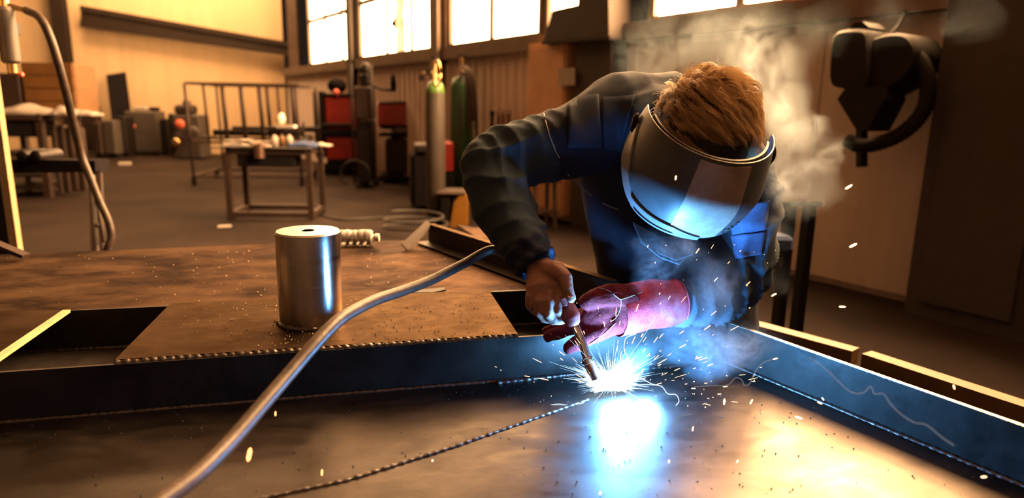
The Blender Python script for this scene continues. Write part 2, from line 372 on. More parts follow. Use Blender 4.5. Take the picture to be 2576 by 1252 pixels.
s0 = s_at(778, 170); s1 = s_at(893, 150)
window(1, s0, s1, [s_at(817, 150), s_at(858, 150)], (2.95, 4.0))
window(2, s_at(903, 140), s_at(1105, 120), [s_at(969, 130), s_at(1031, 120)], (3.0, 4.0), broken=(1, 0))
window(3, s_at(1126, 110), s_at(1362, 80), [s_at(1231, 95)], (3.9,))
window(4, s_at(1368, 60), s_at(1560, 40), [s_at(1460, 40)], (3.9,))
sw = [s_at(1632, 30), s_at(1632, 30)+2.0, s_at(1632, 30)+4.0, s_at(1632, 30)+6.0]
for i in range(3): window(5+i, sw[i]+(.06 if i else 0), sw[i+1]-.06, [sw[i]+1.0], (3.6,))
rl = MB(); RA, RB_ = 0.9, 3.4  # unseen glowing roof panels, added to brighten the back wall
rfo = MB()
def rp(s_, q, z): return CORNER + WD*s_ + BD*q + UP*z
for q in (0.8, 2.4, 4.0, 5.6): rfo.prism([rp(RA, q-.04, HALL-.06), rp(RB_, q-.04, HALL-.06), rp(RB_, q+.04, HALL-.06), rp(RA, q+.04, HALL-.06)], (0, 0, .055))
for s_ in (RA, RB_): rfo.prism([rp(s_-.04, .8, HALL-.06), rp(s_+.04, .8, HALL-.06), rp(s_+.04, 5.6, HALL-.06), rp(s_-.04, 5.6, HALL-.06)], (0, 0, .055))
rf_ = struct(fixn(rfo.build('window_8', 'frame_brown')), 'added glowing roof panels out of view over the far bay')  # window_8 is only the frame of the added roof panels, not a real window
emat('roof_fill_glow', WIN_COL, 29.0)
for q in (.8, 2.4, 4.0): fixn(MB().prism([rp(RA+.05, q+.05, HALL-.03), rp(RB_-.05, q+.05, HALL-.03), rp(RB_-.05, q+1.55, HALL-.03), rp(RA+.05, q+1.55, HALL-.03)], (0, 0, .01)).build('pane', 'roof_fill_glow', rf_))
# wall columns between the lights
def column(n, x0, x1, w=.26, m='beam_brown', z1=HALL, lab=None):
    a, b = (x0, x1) if isinstance(x0, float) else (s_at(x0), s_at(x1)); c = MB()
    c.prism([wp(a, 0, .0), wp(b, 0, .0), wp(b, 0, .03), wp(a, 0, .03)], (0, 0, z1)); c.prism([wp(a, 0, w-.03), wp(b, 0, w-.03), wp(b, 0, w), wp(a, 0, w)], (0, 0, z1))
    k = (a+b)/2; c.prism([wp(k-.012, 0, .03), wp(k+.012, 0, .03), wp(k+.012, 0, w-.03), wp(k-.012, 0, w-.03)], (0, 0, z1))
    o = struct(fixn(c.build('trim_%d' % n, m)), lab or 'steel column standing against the window wall'); return o
column(2, s_at(893, 150)-.0, s_at(903, 140)+.03, .16)
column(3, s_at(1105, 110), s_at(1126, 110), .16, 'frame_brown')
column(4, s_at(1490, 150), s_at(1580, 150), .22)
# back wall framing
def bprism(P, t, off=0.0): return MB().prism([onback(x, y, off) for x, y in P], BN*t)
cm = MB(); c0, c1 = onback(178, 380), onback(212, 380)
for off in (0.0, .12): cm.prism([Vector((c0.x, c0.y, 0))+BN*off, Vector((c1.x, c1.y, 0))+BN*off, Vector((c1.x, c1.y, 0))+BN*(off+.03), Vector((c0.x, c0.y, 0))+BN*(off+.03)], (0, 0, HALL))
cc = (c0+c1)/2; cc.z = 0; cm.prism([cc-BD*.02, cc+BD*.02, cc+BD*.02+BN*.12, cc-BD*.02+BN*.12], (0, 0, HALL))
struct(fixn(cm.build('trim_5', 'beam_brown')), 'tall dark steel column against the back wall')
bm_ = MB(); bm_.prism([onback(205, 14), onback(760, 112), onback(760, 124), onback(205, 28)], BN*.06); bm_.prism([onback(205, 28), onback(760, 124), onback(760, 136), onback(205, 52)], BN*.03)
bm_.prism([onback(205, 52), onback(760, 136), onback(760, 146), onback(205, 68)], BN*.06)
struct(fixn(bm_.build('trim_6', 'beam_brown')), 'sloping rail across the back wall')
c0, c1 = onback(745, 380), onback(768, 380); cm = MB()
cm.prism([Vector((c0.x, c0.y, 0)), Vector((c1.x, c1.y, 0)), Vector((c1.x, c1.y, 0))+BN*.2, Vector((c0.x, c0.y, 0))+BN*.2], (0, 0, HALL)); struct(fixn(cm.build('trim_7', 'frame_brown')), 'corner column of the back wall')
kb = MB(); kb.prism([onback(206, 394), onback(766, 400), onback(766, 392), onback(206, 386)], BN*.05); struct(fixn(kb.build('baseboard_back', 'beam_brown')), 'dark skirting strip of the back wall')
# hood, tan cupboard and far panels on the window wall
t = thing('extraction_hood', 'dark sheet metal hood with slanted side cutting across the window', 'hood', wp(s_at(1440, 100), 1.9, .1))
hp = [onwall(1390, 26, .3), onwall(1508, 0, .3), onwall(1530, -60, .3), onwall(1532, 92, .3), onwall(1366, 106, .3)]
fixn(MB().prism(hp, WN*-.28).build('body', 'beam_brown', t))
fixn(MB().prism([onwall(1362, 104, .32), onwall(1535, 90, .32), onwall(1535, 98, .32), onwall(1362, 112, .32)], WN*-.3).build('rim', 'dark_steel', t))
a, b = s_at(1366, 300), s_at(1462, 300); zt = onwall(1400, 110).z
t = thing('wall_cupboard', 'tall tan cupboard with a faded paper notice beside the dark column', 'cupboard', wp((a+b)/2, 0, .15))
fixn(MB().prism([wp(a, 0.1, .22), wp(b, 0.1, .22), wp(b, zt, .22), wp(a, zt, .22)], WN*-.2).build('body', 'tan_box', t))
fixn(MB().prism([wp(a+.03, .15, .24), wp(b-.03, .15, .24), wp(b-.03, zt-.05, .24), wp(a+.03, zt-.05, .24)], WN*-.018).build('door', 'tan_box', t))
pm = [onwall(x, y, .25) for x, y in ((1404, 172), (1446, 170), (1446, 214), (1404, 216))]
fixn(MB().prism(pm, WN*-.006).build('notice', 'cloth_white', t))
# beige sheet behind the extractor and the dark panelled slab at the right edge
bs = [onwall(1600, 300, .02), onwall(2420, 300, .02)]; a, b = ws(bs[0]), ws(bs[1])
bz0 = onwall(2258, 772, .04).z
for i in range(3):
    u, v = a+(b-a)*i/3+.006, a+(b-a)*(i+1)/3-.006
    fixn(MB().prism([wp(u, max(.05, bz0), .02), wp(v, max(.05, bz0), .02), wp(v, SILL-.22, .02), wp(u, SILL-.22, .02)], WN*.02).build('panel', 'beige_panel', wall_r))
q = onwall(2335, 300, .3); sD = ws(q)
d = MB(); d.prism([wp(sD, 0.0, .10), wp(sD+3.2, 0.0, .10), wp(sD+3.2, 2.9, .10), wp(sD, 2.9, .10)], WN*.16)
do = struct(fixn(d.build('dark_slab', 'wall_dark_m')), 'dark panelled slab at the edge of the wall')
for k in range(5):
    u = sD+.08+k*.6; fixn(MB().prism([wp(u, .1, .26), wp(u+.5, .1, .26), wp(u+.5, 2.8, .26), wp(u, 2.8, .26)], WN*.02).build('panel', 'wall_dark_m', do))

# ------------------------------------------------------------------ the fabricated steel frame in front
ZT, ZP, TH = 0.65, 0.75, 0.006
def V(x, y, z): return Vector((x, y, z))
fa = thing('steel_fabrication', 'welded steel tray with raised box section and flange being worked on', 'steel frame', (0.2, 1.3, ZT))
wl = lambda x: 1.364 + 0.031*(x-0.0) + 0.0         # y of the web's face at x
RF0, RF1 = V(0.838, 1.412, 0), V(1.33, 0.0, 0)      # right flange runs towards the camera
rfd = (RF1-RF0).normalized(); rfn = V(-rfd.y, rfd.x, 0); rfn = rfn if rfn.x > 0 else -rfn
tr = MB(); tr.prism([V(-3.0, -0.3, ZT), V(1.45, -0.3, ZT), RF0+V(0, 0, ZT)+rfn*.008, V(-3.0, wl(-3.0), ZT)], (0, 0, -TH))
fixn(tr.build('tray_floor', 'tray_steel', fa))
# overlapping floor sheet at lower right (its edge carries the diagonal weld)
dpts = [pz(1480, 1008, ZT), pz(1130, 1130, ZT), pz(870, 1212, ZT), pz(640, 1262, ZT)]
dd = (dpts[3]-dpts[2]).normalized()
ov = MB(); ov.prism([dpts[0], pz(1720, 930, ZT)] + [RF0+V(0, 0, ZT)-rfn*.02+rfd*.06, RF1+V(0, 0, ZT)-rfn*.02, dpts[3]+dd*1.2+V(0, -.2, 0), dpts[3]+dd*.6, dpts[3], dpts[2], dpts[1]], (0, 0, 0.0025))
o = fixn(ov.build('floor_sheet', 'tray_steel', fa)); o['label'] = 'overlapping bright floor sheet edged by the diagonal weld'
fixn(MB().prism([V(-3, wl(-3), ZT), V(0.84, wl(.84), ZT), V(0.84, wl(.84), ZP), V(-3, wl(-3), ZP)], (0, .007, 0)).build('web', 'web_steel', fa))
# box section: floor, back web and cover plates
o = fixn(MB().prism([V(-3, 1.28, ZT-.0), V(.85, 1.395, ZT), V(.85, 1.7545, ZT), V(-3, 1.72, ZT)], (0, 0, -.006)).build('channel_floor', 'web_steel', fa))
fixn(MB().prism([V(-3, 1.716, ZT), V(.86, 1.7546, ZT), V(.86, 1.7546, ZP), V(-3, 1.716, ZP)], (0, .007, 0)).build('back_web', 'web_steel', fa))
cp = fixn(MB().prism([pz(430, 768, ZP), pz(1230, 735, ZP), pz(1302, 845, ZP), pz(290, 911, ZP)], (0, 0, .006)).build('cover_plate', 'plate_steel', fa)); cp['label'] = 'brown cover plate with the steel cylinder on it'
c2 = fixn(MB().prism([pz(163, 785, ZP), pz(-900, 800, ZP), pz(-900, 1000, ZP), pz(-8, 903, ZP)], (0, 0, .006)).build('cover_plate', 'plate_steel', fa)); c2['label'] = 'dark cover plate left of the open slot'
a_, b_ = pz(168, 783, ZP+.006), pz(-20, 912, ZP+.006)
e2 = fixn(MB().beam(a_+V(0, 0, .001), b_+V(0, 0, .001), .016, .007).build('edge_strip', 'paint_post', fa)); e2['label'] = 'yellow strip along the edge of the slot'
# right flange and its ground top edge
fixn(MB().prism([RF0+V(0, 0, ZT), RF1+V(0, 0, ZT), RF1+rfn*.009+V(0, 0, ZT), RF0+rfn*.009+V(0, 0, ZT)], (0, 0, .0985)).build('side_flange', 'web_steel', fa))
e3 = fixn(MB().prism([RF0+V(0, 0, ZP-.0015)-rfd*.02, RF1+V(0, 0, ZP-.0015), RF1+rfn*.0095+V(0, 0, ZP-.0015), RF0+rfn*.0095+V(0, 0, ZP-.0015)-rfd*.02], (0, 0, .0015)).build('ground_edge', 'bright_edge', fa)); e3['label'] = 'bright ground top edge of the side flange'
# legs that carry it
for x, y in ((-1.6, .2), (-1.6, 1.5), (.9, 1.5), (1.0, .1), (-.4, 1.5)): fixn(MB().box((x, y, (ZT-.01)/2), (.06, .06, ZT-.01)).build('leg', 'dark_steel', fa))
# weld beads: rippled rope of metal
def bead(name, path, r, parent, jit=.25, m='weld'):
    P = spline(path, 1) if len(path) > 2 else [Vector(p) for p in path]; Q = []; L_ = 0
    for i in range(len(P)-1):
        n = max(2, int((P[i+1]-P[i]).length/.0028)); Q += [P[i].lerp(P[i+1], k/n) for k in range(n)]
    Q.append(P[-1]); rr = random.Random(3); rad = []; off = 0
    for i, p in enumerate(Q):
        off += (rr.random()-.5)*.0006; off *= .96
        rad.append(r*(1+jit*.30*math.sin(i*1.1)+jit*.5*mnoise.noise(p*70)+jit*.25*(rr.random()-.5))); p += V(off, off*.5, 0)
    return MB().tube(Q, rad, 7).build(name, m, parent, smooth=True)
bead('weld_bead', [V(-3, wl(-3)-.003, ZT+.001), V(-.2, wl(-.2)-.003, ZT+.001), V(.835, wl(.835)-.003, ZT+.001)], .0055, fa)
bead('weld_bead', [pz(290, 914, ZP-.002), pz(1302, 847, ZP-.002)], .0075, fa, .5)['label'] = 'lumpy dark weld along the front of the cover plate'
bead('weld_bead', [dpts[0]+V(0, 0, .002), dpts[1]+V(0, 0, .002), dpts[2]+V(0, 0, .002), dpts[3]+V(0, 0, .002), dpts[3]+dd*.5], .0042, fa, .4)['label'] = 'long diagonal weld across the tray floor'
bead('weld_bead', [RF0+V(0, 0, ZT)+rfd*.01-rfn*.003, RF1+V(0, 0, ZT)-rfn*.003], .0055, fa)
bead('weld_bead', [RF0+V(-.003, -.004, ZT+.01), RF0+V(-.003, -.004, ZP-.012)], .004, fa, .5)['label'] = 'short upright weld in the corner'
bead('weld_bead', [pz(1250, 964, ZT+.001), pz(1480, 938, ZT+.001)], .006, fa, .5)
bead('weld_bead', [V(-3, 1.712, ZT+.001), V(.9, 1.752, ZT+.001)], .0055, fa)
# bench sheet behind it
bt = thing('bench', 'wide stained steel bench sheet glowing orange behind the box section', 'bench', (-1.0, 2.1, 0))
far = [pz(-600, 655, ZP-.004), pz(0, 640, ZP-.004), pz(360, 626, ZP-.004), pz(700, 612, ZP-.004), pz(1012, 604, ZP-.004)]
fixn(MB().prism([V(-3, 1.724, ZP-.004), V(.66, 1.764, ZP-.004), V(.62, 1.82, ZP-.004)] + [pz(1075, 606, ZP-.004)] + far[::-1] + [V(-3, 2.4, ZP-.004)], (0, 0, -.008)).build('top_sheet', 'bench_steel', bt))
for x, y in ((-2.4, 2.3), (-2.4, 1.85), (-.2, 2.35), (.25, 1.9)): fixn(MB().box((x, y, (ZP-.014)/2), (.05, .05, ZP-.014)).build('leg', 'dark_steel', bt))
fixn(MB().beam((-2.4, 2.3, .2), (-.2, 2.35, .2), .04, .04).build('stretcher', 'dark_steel', bt))
# diagonal channel on the bench's right side
CA, CB = pz(1078, 608, ZP), pz(1500, 758, ZP); cdir = (CB-CA).normalized(); cn = V(-cdir.y, cdir.x, 0); cn = cn if cn.x > 0 else -cn
CB = CA+cdir*.98
ch = thing('steel_channel', 'dark steel channel lying diagonally along the side of the orange bench', 'steel channel', CA)
fixn(MB().prism([CA, CB, CB+cn*.008, CA+cn*.008], (0, 0, .062)).build('web', 'dark_steel', ch))
fixn(MB().prism([CA+V(0, 0, .062), CB+V(0, 0, .062), CB+cn*.022+V(0, 0, .062), CA+cn*.022+V(0, 0, .062)], (0, 0, .006)).build('top_flange', 'plate_steel', ch))
fixn(MB().prism([CA-cn*.05, CB-cn*.05, CB+cn*.13, CA+cn*.13], (0, 0, .004)).build('foot_plate', 'dark_steel', ch))
fb = MB().beam(pz(1018, 622, ZP+.004), CA+V(0, 0, .07)+cdir*.01, .035, .007, up=(.3, -1, .5)); tag(fixn(fb.build('flat_bar', 'brown_steel')), 'short brown flat bar leaning on the end of the channel', 'metal bar')
bp2 = MB().prism([pz(1150, 570, .66), pz(1240, 582, .66), pz(1330, 640, .66), pz(1235, 625, .66)], (0, 0, .01)); tag(fixn(bp2.build('steel_sheet', 'bench_steel')), 'small pale steel sheet behind the diagonal channel', 'sheet')
fixn(MB().box((.62, 2.55, .33), (.05, .05, .66)).build('leg', 'dark_steel', bpy.data.objects['steel_sheet']))
# steel cylinder
cb = pz(785, 806, ZP+.006); cb.z = ZP+.006
top = depth_of(cb)/FPX
cyR = 0.0715; cyH = 0.213
cy = thing('steel_cylinder', 'polished round steel bar end with centre hole standing on the plate', 'steel cylinder', cb)
MB().lathe([(cyR-.002, 0), (cyR, .002), (cyR, cyH-.003), (cyR-.003, cyH)], cb, n=72).build('body', 'polished', cy, auto=.5)
MB().lathe([(cyR-.003, cyH-.0005), (cyR-.0032, cyH+.0006), (.016, cyH+.0006), (.0135, cyH-.002), (.0125, cyH-.02), (0, cyH-.02)], cb, n=48).build('turned_face', 'polished_top', cy, auto=.5)
MB().lathe([(.0133, cyH-.0008), (.0001, cyH-.0008)], cb+V(0, 0, .0014), n=24).build('centre_hole', 'ash', cy)
bead('weld_bead', [cb+V(math.cos(a)*(cyR+.002), math.sin(a)*(cyR+.002), .002) for a in [2*PI*k/24 for k in range(25)]], .0055, cy, .6)
# paper-thin off-cut slots near the plate back edge
tag(fixn(MB().prism([pz(1030, 733, ZP), pz(1118, 726, ZP), pz(1122, 731, ZP), pz(1090, 738, ZP), pz(1035, 739, ZP)], (0, 0, .004)).build('steel_offcut', 'ash')), 'thin dark curved offcut on the bench beside the cable', 'offcut')
# spatter grains, scattered by the welding
def grains(name, n, place, rmin, rmax, m, label):
    g = MB(); rr = random.Random(11)
    for _ in range(n):
        p, z = place(rr); r = rmin+(rmax-rmin)*rr.random()**3
        g.add([(p.x+r, p.y, z+r*.6), (p.x-r*.8, p.y+r*.5, z+r*.6), (p.x-r*.3, p.y-r, z+r*.6), (p.x, p.y, z+r*1.5), (p.x, p.y, z-r*.1)], [(0, 1, 3), (1, 2, 3), (2, 0, 3), (1, 0, 4), (2, 1, 4), (0, 2, 4)])
    return tag(fixn(g.build(name, m)), label, 'grit', kind='stuff')
def pl_plate(rr):
    while True:
        x, y = rr.gauss(.0, .25), 1.38+rr.random()*.36
        if -.45 < x < .30: return V(x, y, 0), ZP+.006
grains('weld_spatter', 900, pl_plate, .0006, .0024, 'grain', 'tiny round beads of spatter strewn over the cover plate')
def pl_tray(rr):
    while True:
        x, y = rr.uniform(-.7, 1.1), rr.uniform(.55, 1.33)
        if (V(x, y, 0)-RF0).dot(rfn) < -.02: return V(x, y, 0), ZT+(.0025 if x > .2 else 0)
grains('tray_grit', 1500, pl_tray, .0005, .0022, 'ash', 'black specks of grit scattered over the tray floor')
def pl_bench(rr): return V(rr.uniform(-1.2, .3), rr.uniform(1.78, 2.4), 0), ZP-.004
grains('bench_grit', 350, pl_bench, .0006, .003, 'grain', 'loose grit scattered over the orange bench sheet')
# ------------------------------------------------------------------ things further back in the hall
def tub(name, m, pts, r, parent, n=8, smooth=True): return MB().tube(pts, r, n).build(name, m, parent, smooth=smooth)
# rectangular steel table with clutter
def frame_table():
    p, w, h, k = fit(596, 808, 350, 553); d = .62; T = fr(p+RAD(p)*.28, .06); s = .058
    t = thing('welding_table', 'small brown square-tube table covered with papers and tools', 'table', p+RAD(p)*.28)
    for sx in (-1, 1):
        for sy in (-1, 1): MB(T).box((sx*(w/2-s/2), sy*(d/2-s/2), h*.41), (s, s, h*.82)).build('leg', 'brown_steel', t)
    for z in (.06, h*.84):
        for sy in (-1, 1): MB(T).box((0, sy*(d/2-s/2), z), (w-2*s, s*.9, s)).build('rail', 'brown_steel', t)
        for sx in (-1, 1): MB(T).box((sx*(w/2-s/2), 0, z), (s*.9, d-2*s, s)).build('rail', 'brown_steel', t)
    MB(T).box((-.05, 0, h*.84+s/2+.006), (w+.12, d+.06, .012)).build('tabletop', 'dark_steel', t)
    MB(T).box((-w*.02, -d/2+.12, h*.74), (w*.66, .20, h*.17), bev=.01).build('apron', 'black_paint', t)
    return T, h*.84+s/2+.012, w, d, k
T, zt, tw, td, tk = frame_table()
rr = random.Random(5)
for i in range(11):
    m = MB(T); x = -tw*.5+.04+rr.random()*tw*.4; y = -td*.35+rr.random()*td*.6
    m.box((x, y, zt+.006+i*.0065), (.16+rr.random()*.08, .11, .004), rz=rr.random()*3, rx=(rr.random()-.5)*.06)
    tag(m.build('paper_sheet', 'cloth_white'), 'one of the loose sheets in the pale heap on the brown tube table', 'paper', 'papers on the tube table')
c = MB(T).lathe([(.055, 0), (.058, .002), (.058, .15), (.055, .152), (.052, .15), (.052, .01), (0, .01)], (-tw*.08, -td/2-.0, zt-.11), n=20)
can = c.build('paint_can', 'copper', smooth=False, origin=T @ Vector((-tw*.08, -td/2, zt-.11))); tag(can, 'coppery metal can hanging at the front edge of the tube table', 'can')
for i, (x, z_, m_, r_) in enumerate(((tw*.02, .0, 'cloth_white', .04), (tw*.10, .0, 'wood', .034), (tw*.18, .0, 'cloth_white', .037))):
    b = MB(T).lathe([(r_, 0), (r_, .085), (r_*.8, .10), (r_*.5, .105), (r_*.5, .125), (0, .125)], (x, -td*.1+.02*i, zt), n=14)
    tag(b.build('bottle', m_, smooth=True), ['pale jar beside the paper heap on the tube table', 'wood-coloured jar between two pale jars on the tube table', 'pale jar beside the dark blue rag on the tube table'][i], 'jar')
def rag(name, T, c, w, d, h, m, label, seed=1, cat='cloth'):
    b = MB(T); n = 12; rr = random.Random(seed); vs = []
    for zz in (0, 1):
        for j in range(n+1):
            for i in range(n+1):
                u, v = i/n*2-1, j/n*2-1; r = math.hypot(u, v); f = max(0, 1-r*.75)
                hh = h*(f*.8+.2)*(0.65+.5*mnoise.noise(Vector((u*2.3+seed, v*2.3, seed*1.7))))
                e = 1+.18*mnoise.noise(Vector((u*3, v*3+seed, 4)))
                vs.append((c[0]+u*w/2*e, c[1]+v*d/2*e, c[2]+(hh+.006 if zz else 0.0)))
    N1 = (n+1)**2; fs = []
    for j in range(n):
        for i in range(n):
            a = j*(n+1)+i; fs += [(a+n+1, a+n+2, a+1, a), (N1+a, N1+a+1, N1+a+n+2, N1+a+n+1)]
    for i in range(n):
        for a, b2 in ((i, i+1), (n*(n+1)+i+1, n*(n+1)+i), ((i+1)*(n+1), i*(n+1)), (i*(n+1)+n, (i+1)*(n+1)+n)): fs.append((a, b2, N1+b2, N1+a))
    b.add(vs, fs); o = b.build(name, m, smooth=True); return tag(o, label, cat)
rag('rag', T, (tw*.36, -.05, zt), .30, .3, .10, 'cloth_blue', 'dark blue rag heaped on the tube table', 3)
rag('rag', T, (tw*.52, .1, zt), .22, .2, .05, 'cloth_white', 'crumpled pale rag at the far end of the tube table', 8)
lp = T @ Vector((tw*.30, .18, zt)); lt = thing('desk_lamp', 'small lamp with bright white shade glowing over the tube table', 'lamp', lp)
MB(T).lathe([(.06, 0), (.06, .015), (.012, .02), (.012, .26), (0, .26)], (tw*.30, .18, zt), n=14).build('stand', 'dark_steel', lt)
lsh = pd(706, 300, depth_of(lp)); lsh2 = pd(743, 318, depth_of(lp)-.05)
MB().lathe([(.02, -.06), (.05, -.03), (.048, .02), (.02, .07), (0, .075)], lsh, axis=(.25, 0, 1), n=16).build('shade', 'paper', lt, smooth=True)
MB().beam(pd(700, 318, depth_of(lp)), lsh2, .07, .03).build('arm', 'paper', lt)
# rack of thin tubes behind it
p, w, h, k = fit(524, 775, 212, 466); T2 = fr(p+RAD(p)*.5, .12); w *= 1.03; dR = 1.1
rk = thing('tube_rack', 'open rack of thin upright tubes in front of the glowing wall', 'rack', p+RAD(p)*.5)
hL = h*.97
for sy in (-1, 1):
    n = 7 if sy < 0 else 5
    for i in range(n):
        x = -w/2+w*(i/(n-1)) + (.12 if sy > 0 else 0); tub('upright', 'brown_steel', [T2 @ Vector((x, sy*dR/2, .12 if i in (0, n-1) else h*.42)), T2 @ Vector((x-.03, sy*dR/2, hL))], .022 if i not in (2, 3, 4) else .034, rk, 6)
    for z in (.14, h*.42, h*.46, hL): MB(T2).box((0, sy*dR/2, z), (w, .04, .035)).build('rail', 'brown_steel', rk)
for sx in (-1, 1):
    for z in (.14, h*.44, hL): MB(T2).box((sx*w/2, 0, z), (.035, dR, .035)).build('rail', 'brown_steel', rk)
    for sy in (-1, 1): MB(T2).box((sx*w/2, sy*dR/2, .07), (.06, .06, .14)).build('foot', 'dark_steel', rk)
for i in range(4): MB(T2).box((-w*.1+i*.25, -.2+.12*i, h*.46+.07+.05*(i % 2)), (w*.5, .16, .09), rz=.05*i, bev=.01).build('stacked_profile', 'dark_steel', rk)
# machines along the back wall
p, w, h, k = fit(337, 413, 282, 391); T3 = fr(p+RAD(p)*.25, .1)
cbn = thing('machine_cabinet', 'grey steel cabinet with red button against the orange wall', 'cabinet', p+RAD(p)*.25)
MB(T3).box((0, 0, h*.53), (w, .5, h*.94), bev=.02).build('body', 'grey_paint', cbn); MB(T3).box((0, 0, h*.03), (w*.9, .45, h*.06)).build('plinth', 'dark_steel', cbn)
MB(T3).box((w*.08, -.255, h*.52), (w*.78, .014, h*.84), bev=.004).build('door', 'grey_paint', cbn)
MB(T3).lathe([(.07, 0), (.07, .03), (.05, .05), (0, .05)], (-w*.28, -.25, h*.66), axis=(0, -1, 0), n=16).build('button', 'pink_plastic', cbn)
tag(MB(T3).box((-w*.1, 0, h+.06), (.3, .25, .10), bev=.02).build('parts_bin', 'cloth_white'), 'pale tray on top of the grey cabinet', 'tray'); tag(MB(T3).box((w*.32, 0, h+.05), (.18, .2, .09), bev=.02).build('parts_box', 'black_paint'), 'small black box on top of the grey cabinet', 'box')
p, w, h, k = fit(418, 436, 300, 390); tag(MB(fr(p)).box((0, 0, h/2), (w, .3, h), bev=.02).build('narrow_cabinet', 'dark_steel', origin=p), 'narrow dark cabinet between the grey cabinet and the drilling machine', 'cabinet')
p, w, h, k = fit(446, 522, 290, 400); T4 = fr(p+RAD(p)*.3, .0)
dm = thing('drilling_machine', 'bulky old machine with pink handwheel at the back wall', 'machine', p+RAD(p)*.3)
MB(T4).box((0, .1, h*.5), (w*.9, .5, h), bev=.04).build('body', 'grey_paint', dm); MB(T4).box((-w*.48, .05, h*.5), (w*.16, .5, h*1.02), bev=.02).build('side_cover', 'dark_steel', dm)
for i, (x, z, r_) in enumerate(((-.1, h*.78, .10), (.18, h*.62, .12), (-.22, h*.36, .1))): MB(T4).lathe([(r_*.7, 0), (r_, .02), (r_, .06), (r_*.6, .08), (0, .08)], (x, -.2, z), axis=(0, -1, 0), n=16).build('handwheel', ['pink_plastic', 'grey_paint', 'brass'][i], dm, smooth=True)
MB(T4).box((-.05, 0, h+.10), (.42, .3, .22), bev=.05).build('motor', 'brown_steel', dm); MB(T4).box((.0, -.05, h+.16), (.14, .16, .3), bev=.03).build('head', 'grey_paint', dm)
MB(T4).beam((-.25, -.3, .0), (.05, -.24, h*.55), .07, .07).build('brace', 'brown_steel', dm); MB(T4).beam((-.05, -.42, .03), (.4, -.3, .03), .1, .06).build('foot', 'dark_steel', dm)
p, w, h, k = fit(425, 442, 365, 385); tag(MB(fr(p)).lathe([(w*.4, 0), (w*.5, h*.4), (w*.4, h), (0, h)], (0, 0, 0), n=12).build('bucket', 'grey_paint', origin=p, smooth=True), 'small pale bucket on the floor by the drilling machine', 'bucket')
# leaning plank and low boxes
p, w, h, k = fit(285, 322, 186, 392); T5 = fr(p, 0)
o = MB().beam(pz(318, 392, .0)+V(0, 0, .02), onback(292, 186, .12), .42, .06, up=(0, -1, 0)); tag(fixn(o.build('steel_board', 'black_paint')), 'tall dark board leaning on the orange wall beside the grey cabinet', 'board')
for i, (xl, xr, yt, yb, m_, l_) in enumerate(((253, 273, 305, 396, 'brown_steel', 'slim brown box left of the leaning board'), (279, 308, 300, 396, 'grey_paint', 'grey box in front of the leaning board'), (313, 334, 290, 394, 'dark_steel', 'dark box between the leaning board and the grey cabinet'))):
    p, w, h, k = fit(xl, xr, yt, yb); b = thing('low_cabinet', l_, 'box', p); MB(fr(p)).box((0, 0, h*.53), (w, .4, h*.86), bev=.02).build('body', m_, b)
    for sx in (-1, 1): MB(fr(p)).box((sx*w*.38, 0, h*.05), (.06, .3, h*.1)).build('foot', 'dark_steel', b)
tag(MB(fr(pz(314, 416, 0))).box((0, 0, .03), (.22, .14, .06), rz=.4, bev=.01).build('floor_scrap', 'cloth_white'), 'small pale scrap on the floor near the back wall', 'scrap')
tag(MB(fr(pz(565, 572, 0))).box((0, 0, .012), (.13, .07, .02), rz=.4, bev=.005).build('floor_scrap', 'cloth_white'), 'small pale scrap on the floor below the tube table', 'scrap')
# switch box on the column
q = onback(212, 225, .32); sb = thing('switch_box', 'grey switch box with red and white knob on the dark column', 'switch box', q)
MB(fr(q)).box((.08, 0, -.9), (.42, .2, 1.05), bev=.02).build('body', 'brown_steel', sb); MB(fr(q)).box((.04, 0, -.12), (.3, .2, .5), bev=.02).build('upper_box', 'dark_steel', sb)
MB(fr(q)).lathe([(.11, 0), (.11, .05), (.06, .1), (0, .1)], (.05, -.1, .0), axis=(0, -1, 0), n=16).build('cap', 'cloth_white', sb); MB(fr(q)).lathe([(.1, 0), (.1, .06), (.05, .1), (0, .1)], (.09, -.12, -.12), axis=(0, -1, 0), n=16).build('knob', 'pink_plastic', sb)
# workbench with crate at far left
p, w, h, k = fit(30, 175, 300, 498); T6 = fr(p+RAD(p)*.5, .05)
wb = thing('workbench', 'cluttered dark workbench with open shelves at far left', 'workbench', p+RAD(p)*.5)
MB(T6).box((0, 0, h), (w*1.1, .9, .07), bev=.01).build('top', 'brown_steel', wb)
for z in (.12, .28, h*.55): MB(T6).box((-.05, 0, z), (w*.9, .8, .035)).build('shelf', 'dark_steel', wb)
for sx in (-1, 1):
    for sy in (-1, 1): MB(T6).box((sx*w*.48, sy*.38, h*.48), (.08, .08, h*.96)).build('leg', 'brown_steel', wb)
MB(T6).box((0, -.2, h*.86), (w*.86, .4, h*.2), bev=.01).build('drawer', 'black_paint', wb)
for i in range(4): tag(MB(T6).box((w*.5+.05+i*.085, -.2+.03*i, h*.48), (.065, .12, h*.9-.04*i), bev=.008).build('timber_board', 'brown_steel'), ['leftmost of four upright boards at the workbench end', 'second from left of the upright boards at the workbench end', 'third from left of the upright boards at the workbench end', 'rightmost of four upright boards at the workbench end'][i], 'board', 'boards at the end of the workbench')
q = T6 @ Vector((.45, .25, h+.035)); cr = thing('wooden_crate', 'yellowish wooden crate standing on the far left workbench', 'crate', q)
MB(T6).box((.30, .25, h+.035+.33), (.66, .5, .66), bev=.015).build('body', 'yellow_wood', cr)
for i in range(4): MB(T6).box((.30, -.012, h+.035+.085+i*.165), (.64, .025, .155), bev=.006).build('slat', 'yellow_wood', cr)
